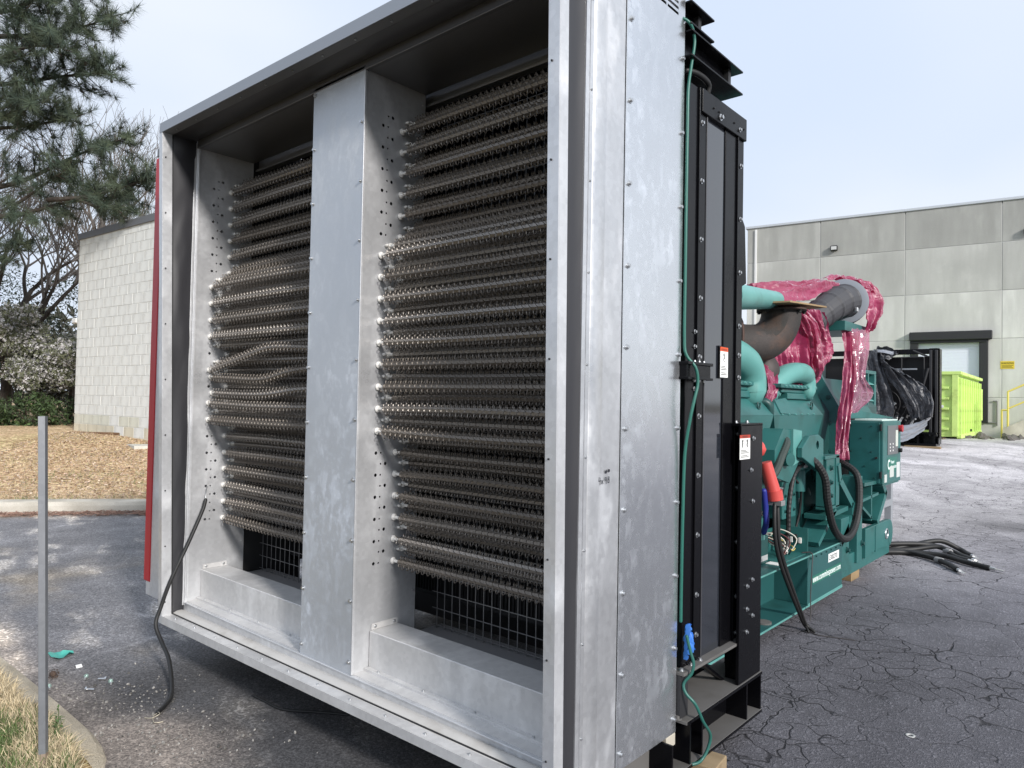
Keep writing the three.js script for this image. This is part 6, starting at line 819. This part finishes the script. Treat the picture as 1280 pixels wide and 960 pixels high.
{ // litter on the asphalt
  const g = sheet(14, 8, (u, v) => { const a = u * 6.283, r = v * (0.05 + 0.018 * Math.sin(a * 3 + 1) + 0.012 * Math.sin(a * 5)); return [-3.25 + Math.cos(a) * r * 1.5 * 0.75 - Math.sin(a) * r * 0.5, 0.004 + 0.012 * v * v * (1 + Math.sin(a * 4)), 0.363 + Math.sin(a) * r + Math.cos(a) * r * 0.4]; });
  solo('plastic_scrap', g, mat([0.06, 0.36, 0.3], 0.45), 'torn teal plastic scrap lying on the asphalt right of the steel post', 'litter');
  const screw = (p, a, l, b, group) => { const t = thing('loose_bolt', l, 'bolt', [p[0], 0, p[1]], group); const w = [p[0] + Math.cos(a) * 0.035, p[1] + Math.sin(a) * 0.035]; part(t, 'shank', cyl([p[0], 0.008, p[1]], [w[0], 0.008, w[1]], 0.0055, 0.0055, 8), M.zinc); part(t, 'head', cyl([p[0], 0.01, p[1]], [p[0] - Math.cos(a) * 0.009, 0.01, p[1] - Math.sin(a) * 0.009], 0.0115, 0.0115, 6), b); };
  const gz = mat([0.3, 0.42, 0.38], 0.4, 0.6);
  screw([-2.81, 0.373], 0.5, 'loose bolt with greenish head on the asphalt, left of the pair', gz); screw([-2.71, 0.316], 2.4, 'loose bolt of the close pair on the asphalt, its shank pointing left', M.zinc); screw([-2.65, 0.31], 0.3, 'loose bolt of the close pair on the asphalt, right one', gz); screw([-2.63, 0.425], -0.7, 'pale loose bolt lying nearest the kerb below the others', M.zinc); screw([-2.8, 0.545], 0.2, 'loose bolt right against the post at the kerb edge', gz);
  solo('pine_cone', (() => { const l = []; const r = rng(141); for (let k = 0; k < 40; k++) { const a = k * 2.4, f = k / 40, rr = 0.022 * Math.sin(Math.PI * (0.15 + f * 0.8)); l.push(xf(tri(lgShape()), { p: [-2.94 + (f - 0.5) * 0.045, 0.02 + Math.cos(a) * rr, 0.488 + Math.sin(a) * rr], r: [a, r() * 0.6, 0.6], s: [0.009, 0.009, 0.013] })); } l.push(tri(new THREE.SphereGeometry(0.016, 10, 8).scale(1.4, 1, 1).translate(-2.94, 0.02, 0.488))); return l; })(), mat([0.09, 0.06, 0.045], 0.9), 'brown pine cone on the dusty asphalt beside the steel post', 'pine cone');
  solo('paper_bit', sheet(5, 3, (u, v) => [-3.03 + u * 0.05, 0.004 + 0.008 * Math.sin(u * 5), 0.33 + v * 0.03]), M.white, 'small white scrap on the asphalt right of the teal plastic', 'litter');
  solo('steel_washer', lathe([[0.012, 0], [0.02, 0], [0.02, 0.004], [0.012, 0.004], [0.012, 0]], 24).translate(0.562, 0.004, -1.927), mat([0.5, 0.5, 0.48], 0.5, 0.3), 'small pale washer lying on the cracked asphalt in the foreground', 'washer');
  const r = rng(151), n = 900, im = new THREE.InstancedMesh(tri(new THREE.DodecahedronGeometry(1)), mat(0xffffff, 0.95), n), M4 = new THREE.Matrix4(), c = new THREE.Color();
  for (let i = 0; i < n; i++) { let x, z; if (i < 480) { x = -2.3 + (r() + r() - 1) * 0.9 + 0.3; z = 0.42 + (r() + r() - 1) * 0.5; if (z > 0.55 && x < -1.75) z -= 0.3; } else { x = -0.3 + Math.pow(r(), 0.8) * 4; z = -1.6 - r() * 9; } const s = 0.0022 + r() * r() * 0.007; M4.compose(V(x, H(x, z) + s * 0.4, z), new THREE.Quaternion().setFromEuler(new THREE.Euler(r() * 6, r() * 6, r() * 6)), V(s, s * 0.7, s * 1.2)); im.setMatrixAt(i, M4); const k = 0.06 + r() * 0.3; c.setRGB(k, k * 0.95, k * 0.88); im.setColorAt(i, c); }
  im.name = 'grit'; scene.add(sh(im)); tag(im, 'loose grit and small stones scattered over the asphalt', 'grit', null, 'stuff');
}

// ================================================================ TREES
const limb = (pts, r0, r1, seg = 14, rs = 6) => { const c = new THREE.CatmullRomCurve3(pts.map(p => V(...p))), g = new THREE.TubeGeometry(c, seg, 1, rs), p = g.attributes.position; for (let i = 0; i <= seg; i++) { const q = c.getPointAt(i / seg), R = mix(r0, r1, i / seg); for (let k = 0; k <= rs; k++) { const j = i * (rs + 1) + k; p.setXYZ(j, q.x + (p.getX(j) - q.x) * R, q.y + (p.getY(j) - q.y) * R, q.z + (p.getZ(j) - q.z) * R); } } g.computeVertexNormals(); return tri(g, 1); };
// points of the view the photograph took, at a distance in metres, only to site the limbs
const needleG = (() => { const P = [], r = rng(161); for (let k = 0; k < 26; k++) { const a = r() * 6.283, e = -0.5 + r() * 1.7, l = 0.7 + r() * 0.4, d = [Math.cos(a) * Math.cos(e), Math.sin(e), Math.sin(a) * Math.cos(e)], s = [-Math.sin(a) * 0.016, 0, Math.cos(a) * 0.016]; P.push(s[0], s[1], s[2], -s[0], -s[1], -s[2], d[0] * l, d[1] * l - 0.06, d[2] * l); } const g = new THREE.BufferGeometry(); g.setAttribute('position', new THREE.Float32BufferAttribute(P, 3)); g.computeVertexNormals(); return tri(g); })();
function pine(name, label, base, top, limbs, seed, group) {
  const far = q => [1.344 + (q[0] - 1.344) * 1.32, 1.5 + (q[1] - 1.5) * 1.32, 1.77 + (q[2] - 1.77) * 1.32]; // set back on the bank
  base = [far(base)[0], 0.5, far(base)[2]]; top = far(top); limbs = limbs.map(l => [far(l[0]), far(l[1]), l[2] * 1.25, l[3] * 0.86]);
  const t = thing(name, label, 'tree', base, group), r = rng(seed), wood = [], tips = [], cones = [];
  part(t, 'trunk', limb([base, [mix(base[0], top[0], 0.4) + 0.1, mix(base[1], top[1], 0.4), mix(base[2], top[2], 0.4)], top], 0.26, 0.09, 20, 10), M.bark);
  for (const [a, b, sp, dens] of limbs) {
    const A = V(...a), B = V(...b), L = A.distanceTo(B), m1 = A.clone().lerp(B, 0.4).add(V(0, -0.1 * L * 0.4 + (r() - 0.5) * 0.15, 0)), m2 = A.clone().lerp(B, 0.75).add(V(0, (r() - 0.5) * 0.1 * L, 0)); const c = new THREE.CatmullRomCurve3([A, m1, m2, B]);
    part(t, 'branch', limb([a, m1.toArray(), m2.toArray(), b], 0.022 + 0.013 * L, 0.01, 16, 6), M.bark);
    const n = Math.round(L * dens * 1.55); for (let k = 0; k < n; k++) {
      const f = 0.28 + 0.72 * Math.pow((k + r()) / n, 0.8), p = c.getPoint(f), dir = V(r() - 0.5, (r() - 0.35) * 0.9, r() - 0.5).normalize().addScaledVector(B.clone().sub(A).normalize(), 0.55).normalize(), l = (0.25 + r() * 0.75) * sp * (1.15 - 0.6 * f), e = p.clone().addScaledVector(dir, l);
      wood.push(limb([p.toArray(), p.clone().lerp(e, 0.5).add(V(0, -0.04 * l, 0)).toArray(), e.toArray()], 0.011, 0.005, 4, 4));
      const q = Math.max(2, Math.round(l * 6)); for (let j = 0; j < q; j++) tips.push([p.clone().lerp(e, 0.35 + 0.65 * (j + 1) / q), dir]);
      if (r() < 0.22) cones.push(p.clone().lerp(e, 0.5 + r() * 0.3));
    }
  }
  part(t, 'twigs', wood, M.bark).userData.kind = 'stuff';
  const o = t.position, m = new THREE.MeshStandardMaterial({ color: 0xffffff, roughness: 0.75, side: THREE.DoubleSide }), im = new THREE.InstancedMesh(needleG, m, tips.length * 2), M4 = new THREE.Matrix4(), col = new THREE.Color();
  tips.forEach(([p, d], i) => { for (let h = 0; h < 2; h++) { const q = new THREE.Quaternion().setFromUnitVectors(V(0, 1, 0), d.clone().add(V((r() - 0.5) * 0.9, r() * 0.5, (r() - 0.5) * 0.9)).normalize()), s = 0.17 + r() * 0.11; M4.compose(V(p.x - o.x + (r() - 0.5) * 0.06, p.y - o.y + (r() - 0.5) * 0.06, p.z - o.z + (r() - 0.5) * 0.06), q, V(s, s, s)); im.setMatrixAt(i * 2 + h, M4); const k = 0.6 + r() * 0.8, w = r(); col.setRGB(mix(0.042, 0.075, w) * k, mix(0.068, 0.092, w) * k, mix(0.05, 0.05, w) * k); im.setColorAt(i * 2 + h, col); } });
  im.name = 'needles'; im.userData.kind = 'stuff'; t.add(sh(im));
  if (cones.length) { const cg = lathe([[0.001, -0.05], [0.024, -0.03], [0.03, 0], [0.02, 0.035], [0.001, 0.05]], 7), ci = new THREE.InstancedMesh(cg, mat([0.05, 0.04, 0.035], 0.95), cones.length); cones.forEach((p, i) => { M4.compose(V(p.x - o.x, p.y - o.y - 0.04, p.z - o.z), new THREE.Quaternion().setFromEuler(new THREE.Euler(r() * 2, r() * 6, r() * 2)), V(1, 1, 1)); ci.setMatrixAt(i, M4); }); ci.name = 'cones'; ci.userData.kind = 'stuff'; t.add(sh(ci)); }
  return t;
}
// bare tree: recursive branching; bl > 0 adds blossom
function bareTree(name, label, base, h, spread, seed, depth, bl, group) {
  const t = thing(name, label, 'tree', base, group), r = rng(seed), wood = [], tips = [];
  const grow = (p, d, l, rad, k) => { const e = p.clone().addScaledVector(d, l), m = p.clone().lerp(e, 0.5).add(V((r() - 0.5) * 0.1 * l, 0.03 * l, (r() - 0.5) * 0.1 * l)); wood.push([limb([p.toArray(), m.toArray(), e.toArray()], rad, rad * 0.68, k > 3 ? 5 : 3, k > 3 ? 6 : 3), k]); if (k <= 2) for (let j = 0; j < 3; j++) tips.push(p.clone().lerp(e, 0.2 + 0.8 * r())); if (k <= 0) return; const n = k > 3 ? 3 : 2 + (r() < 0.45 ? 1 : 0); for (let j = 0; j < n; j++) { const q = d.clone().add(V((r() - 0.5) * spread, (r() - 0.28) * spread * 0.6, (r() - 0.5) * spread)).normalize(); grow(e.clone().lerp(m, j ? r() * 0.7 : 0), q, l * (0.68 + r() * 0.2), rad * 0.62, k - 1); } };
  grow(V(...base), V((r() - 0.5) * 0.1, 1, (r() - 0.5) * 0.1).normalize(), h * (bl ? 0.15 : 0.24), h * 0.016, depth);
  const big = wood.filter(w => w[1] === depth).map(w => w[0]), mid = wood.filter(w => w[1] < depth && w[1] > depth - 3), fine = wood.filter(w => w[1] <= depth - 3).map(w => w[0]);
  part(t, 'trunk', big, M.bark); for (const w of mid) part(t, 'branch', w[0], M.bark); part(t, 'twigs', fine, mat([0.16, 0.14, 0.125], 0.95)).userData.kind = 'stuff';
  if (bl) { const g = (() => { const P = []; for (let k = 0; k < 4; k++) { const a = k * 1.6; P.push(0, 0, 0, Math.cos(a), 0.4 * (k % 2), Math.sin(a), Math.cos(a + 0.9), 0.5, Math.sin(a + 0.9)); } const q = new THREE.BufferGeometry(); q.setAttribute('position', new THREE.Float32BufferAttribute(P, 3)); q.computeVertexNormals(); return tri(q); })(), n = tips.length * bl, im = new THREE.InstancedMesh(g, mat(0xffffff, 0.8), n), M4 = new THREE.Matrix4(), col = new THREE.Color(); for (let i = 0; i < n; i++) { const p = tips[i % tips.length], s = 0.03 + r() * 0.03; M4.compose(V(p.x - base[0] + (r() - 0.5) * 0.42, p.y - base[1] + (r() - 0.5) * 0.3, p.z - base[2] + (r() - 0.5) * 0.3), new THREE.Quaternion().setFromEuler(new THREE.Euler(r() * 6, r() * 6, r() * 6)), V(s, s, s)); im.setMatrixAt(i, M4); const k = 0.55 + r() * 0.5; r() < 0.42 ? col.setRGB(0.56 * k, 0.54 * k, 0.53 * k) : col.setRGB(0.16 * k, 0.17 * k, 0.1 * k); im.setColorAt(i, col); } im.name = 'blossom'; im.userData.kind = 'stuff'; t.add(sh(im)); }
  return t;
}
function shrub(name, label, c, R, n, cols, seed, group) {
  const t = thing(name, label, 'shrub', [c[0], c[1], c[2]], group), r = rng(seed), st = []; for (let k = 0; k < 10; k++) { const a = r() * 6.3; st.push(limb([c, [c[0] + Math.cos(a) * R[0] * 0.3, c[1] + R[1] * 0.7, c[2] + Math.sin(a) * R[2] * 0.3], [c[0] + Math.cos(a) * R[0] * 0.7, c[1] + R[1] * (1 + r() * 0.6), c[2] + Math.sin(a) * R[2] * 0.7]], 0.03, 0.008, 6, 5)); } part(t, 'stems', st, M.bark);
  const im = new THREE.InstancedMesh(tri(lgShape()), mat(0xffffff, 0.7), n), M4 = new THREE.Matrix4(), col = new THREE.Color(), cl2 = [...Array(26)].map(() => { const a = r() * 6.3, u = r() * 2 - 1, q = Math.cbrt(r()); return [Math.cos(a) * Math.sqrt(1 - u * u) * q * R[0], R[1] + u * q * R[1], Math.sin(a) * Math.sqrt(1 - u * u) * q * R[2], 0.25 + r() * 0.3, 0.6 + r() * 0.8]; });
  for (let i = 0; i < n; i++) { const k = cl2[Math.floor(r() * 26)], a = r() * 6.3, u = r() * 2 - 1, q = Math.cbrt(r()) * k[3] * Math.max(...R) * 0.8, s = 0.05 + r() * 0.05; M4.compose(V(k[0] + Math.cos(a) * Math.sqrt(1 - u * u) * q, Math.max(0.03, k[1] + u * q), k[2] + Math.sin(a) * Math.sqrt(1 - u * u) * q), new THREE.Quaternion().setFromEuler(new THREE.Euler(r() * 6, r() * 6, r() * 6)), V(s, s, s)); im.setMatrixAt(i, M4); const c2 = cols[Math.floor(r() * cols.length)], b = k[4] * (0.7 + r() * 0.6); col.setRGB(c2[0] * b, c2[1] * b, c2[2] * b); im.setColorAt(i, col); }
  im.name = 'foliage'; im.userData.kind = 'stuff'; t.add(sh(im)); return t;
}
pine('pine_tree', 'large pine tree with long limbs and cones reaching in from the left', [-13.8, 0.45, -0.95], [-13.5, 10.5, -0.8], [
  [[-13.6, 4.4, -0.8], [-10.34, 4.52, -2.53], 0.8, 9], [[-13.55, 4.75, -0.86], [-10.55, 5.5, -2.58], 0.8, 10], [[-12.0, 4.45, -1.49], [-11.2, 4.95, -1.95], 0.7, 12], [[-11.5, 4.5, -1.79], [-9.7, 4.7, -2.6], 0.62, 13], [[-10.9, 4.45, -2.05], [-10.08, 4.25, -2.5], 0.45, 10],
  [[-13.5, 5.87, -0.77], [-10.95, 5.75, -2.0], 0.75, 11], [[-13.5, 6.65, -0.74], [-10.35, 6.37, -2.24], 0.8, 12], [[-13.5, 7.4, -0.77], [-10.26, 7.19, -2.25], 0.85, 12], [[-13.6, 8.3, -0.79], [-10.6, 8.03, -2.19], 0.9, 11], [[-13.5, 6.1, -0.67], [-10.75, 5.75, -1.5], 0.8, 13], [[-13.5, 6.85, -0.65], [-10.3, 6.45, -1.56], 0.8, 13], [[-13.6, 8.84, -0.77], [-11, 8.63, -1.84], 0.9, 10], [[-13.5, 7.58, -0.75], [-10.6, 7.3, -1.44], 0.85, 12],
  [[-13.8, 3.6, -0.75], [-12.15, 3.95, -1.76], 0.6, 9], [[-13.8, 6.3, -0.9], [-16, 6.4, -0.4], 0.9, 6], [[-13.7, 7.8, -0.9], [-15.5, 8, 0.6], 0.9, 6], [[-13.5, 9.6, -0.8], [-12, 10.2, -1.4], 0.8, 8]], 171);
for (const [p, h, sp, sd, l] of [[[-22.2, 0.7, -3.9], 9.5, 1.25, 181, 'bare grey tree with fine twigs behind the pine limb, second from the block building'], [[-24.5, 0.7, -6.3], 10.5, 1.2, 182, 'bare grey tree rising just left of the white block building'], [[-23.5, 0.7, -2.6], 9, 1.3, 183, 'bare leaning tree at the far left edge behind the pine']]) bareTree('bare_tree', l, p, h, sp, sd, 7, 0, 'bare trees on the bank');
bareTree('flowering_tree', 'pale blossoming pear tree filling the gap left of the block building', [-20.6, 0.65, -3.2], 5.6, 1.9, 191, 6, 22, 'flowering trees');
bareTree('flowering_tree', 'smaller blossoming tree close to the corner of the block building', [-21.2, 0.65, -5.2], 5.2, 1.9, 192, 6, 22, 'flowering trees');
bareTree('flowering_tree', 'low blossoming bush-like tree in front of the taller pale pear tree', [-19.7, 0.55, -4.1], 4.4, 2.1, 193, 6, 20, 'flowering trees');
shrub('shrub', 'bright green low shrub at the foot of the blossoming trees', [-18.9, 0.5, -3.55], [0.8, 0.5, 0.8], 2600, [[0.05, 0.085, 0.025], [0.035, 0.06, 0.02]], 201, 'shrubs');
shrub('shrub', 'dark green shrub tucked beside the corner of the block building', [-19.4, 0.5, -4.9], [0.7, 0.4, 0.7], 1600, [[0.025, 0.045, 0.02], [0.04, 0.06, 0.024]], 202, 'shrubs');
shrub('shrub', 'dense dark evergreen shrub at the left edge below the blossom', [-20.4, 0.5, -2.2], [1.1, 0.55, 1.1], 2200, [[0.025, 0.04, 0.02], [0.035, 0.05, 0.024]], 203, 'shrubs');
shrub('evergreen_tree', 'rounded dark evergreen rising behind the blossoming trees', [-27.5, 0.7, -5.6], [2.6, 2.6, 2.4], 9000, [[0.03, 0.05, 0.03], [0.045, 0.065, 0.035]], 204).userData.category = 'tree';
{ // far treeline closing the view on the left and behind the yards
  const r = rng(211), n = 26000, im = new THREE.InstancedMesh(tri(lgShape()), mat(0xffffff, 0.8), n), M4 = new THREE.Matrix4(), col = new THREE.Color();
  for (let i = 0; i < n; i++) { const f = r(), x = -75 + f * 40, z = 25 - f * 62, hh = 4.5 + 3 * N2(x, z, 0.02, 871), s = 0.2 + r() * 0.3; M4.compose(V(x + (r() - 0.5) * 8, 0.5 + Math.pow(r(), 0.8) * hh, z + (r() - 0.5) * 8), new THREE.Quaternion().setFromEuler(new THREE.Euler(r() * 6, r() * 6, r() * 6)), V(s, s, s)); im.setMatrixAt(i, M4); const k = 0.5 + r() * 0.8; col.setRGB(0.075 * k, 0.075 * k, 0.055 * k); im.setColorAt(i, col); }
  im.name = 'far_wood'; scene.add(sh(im)); tag(im, 'far brownish wood behind the trees at the left edge', 'wood', null, 'stuff');
}

renderer.render(scene, camera);
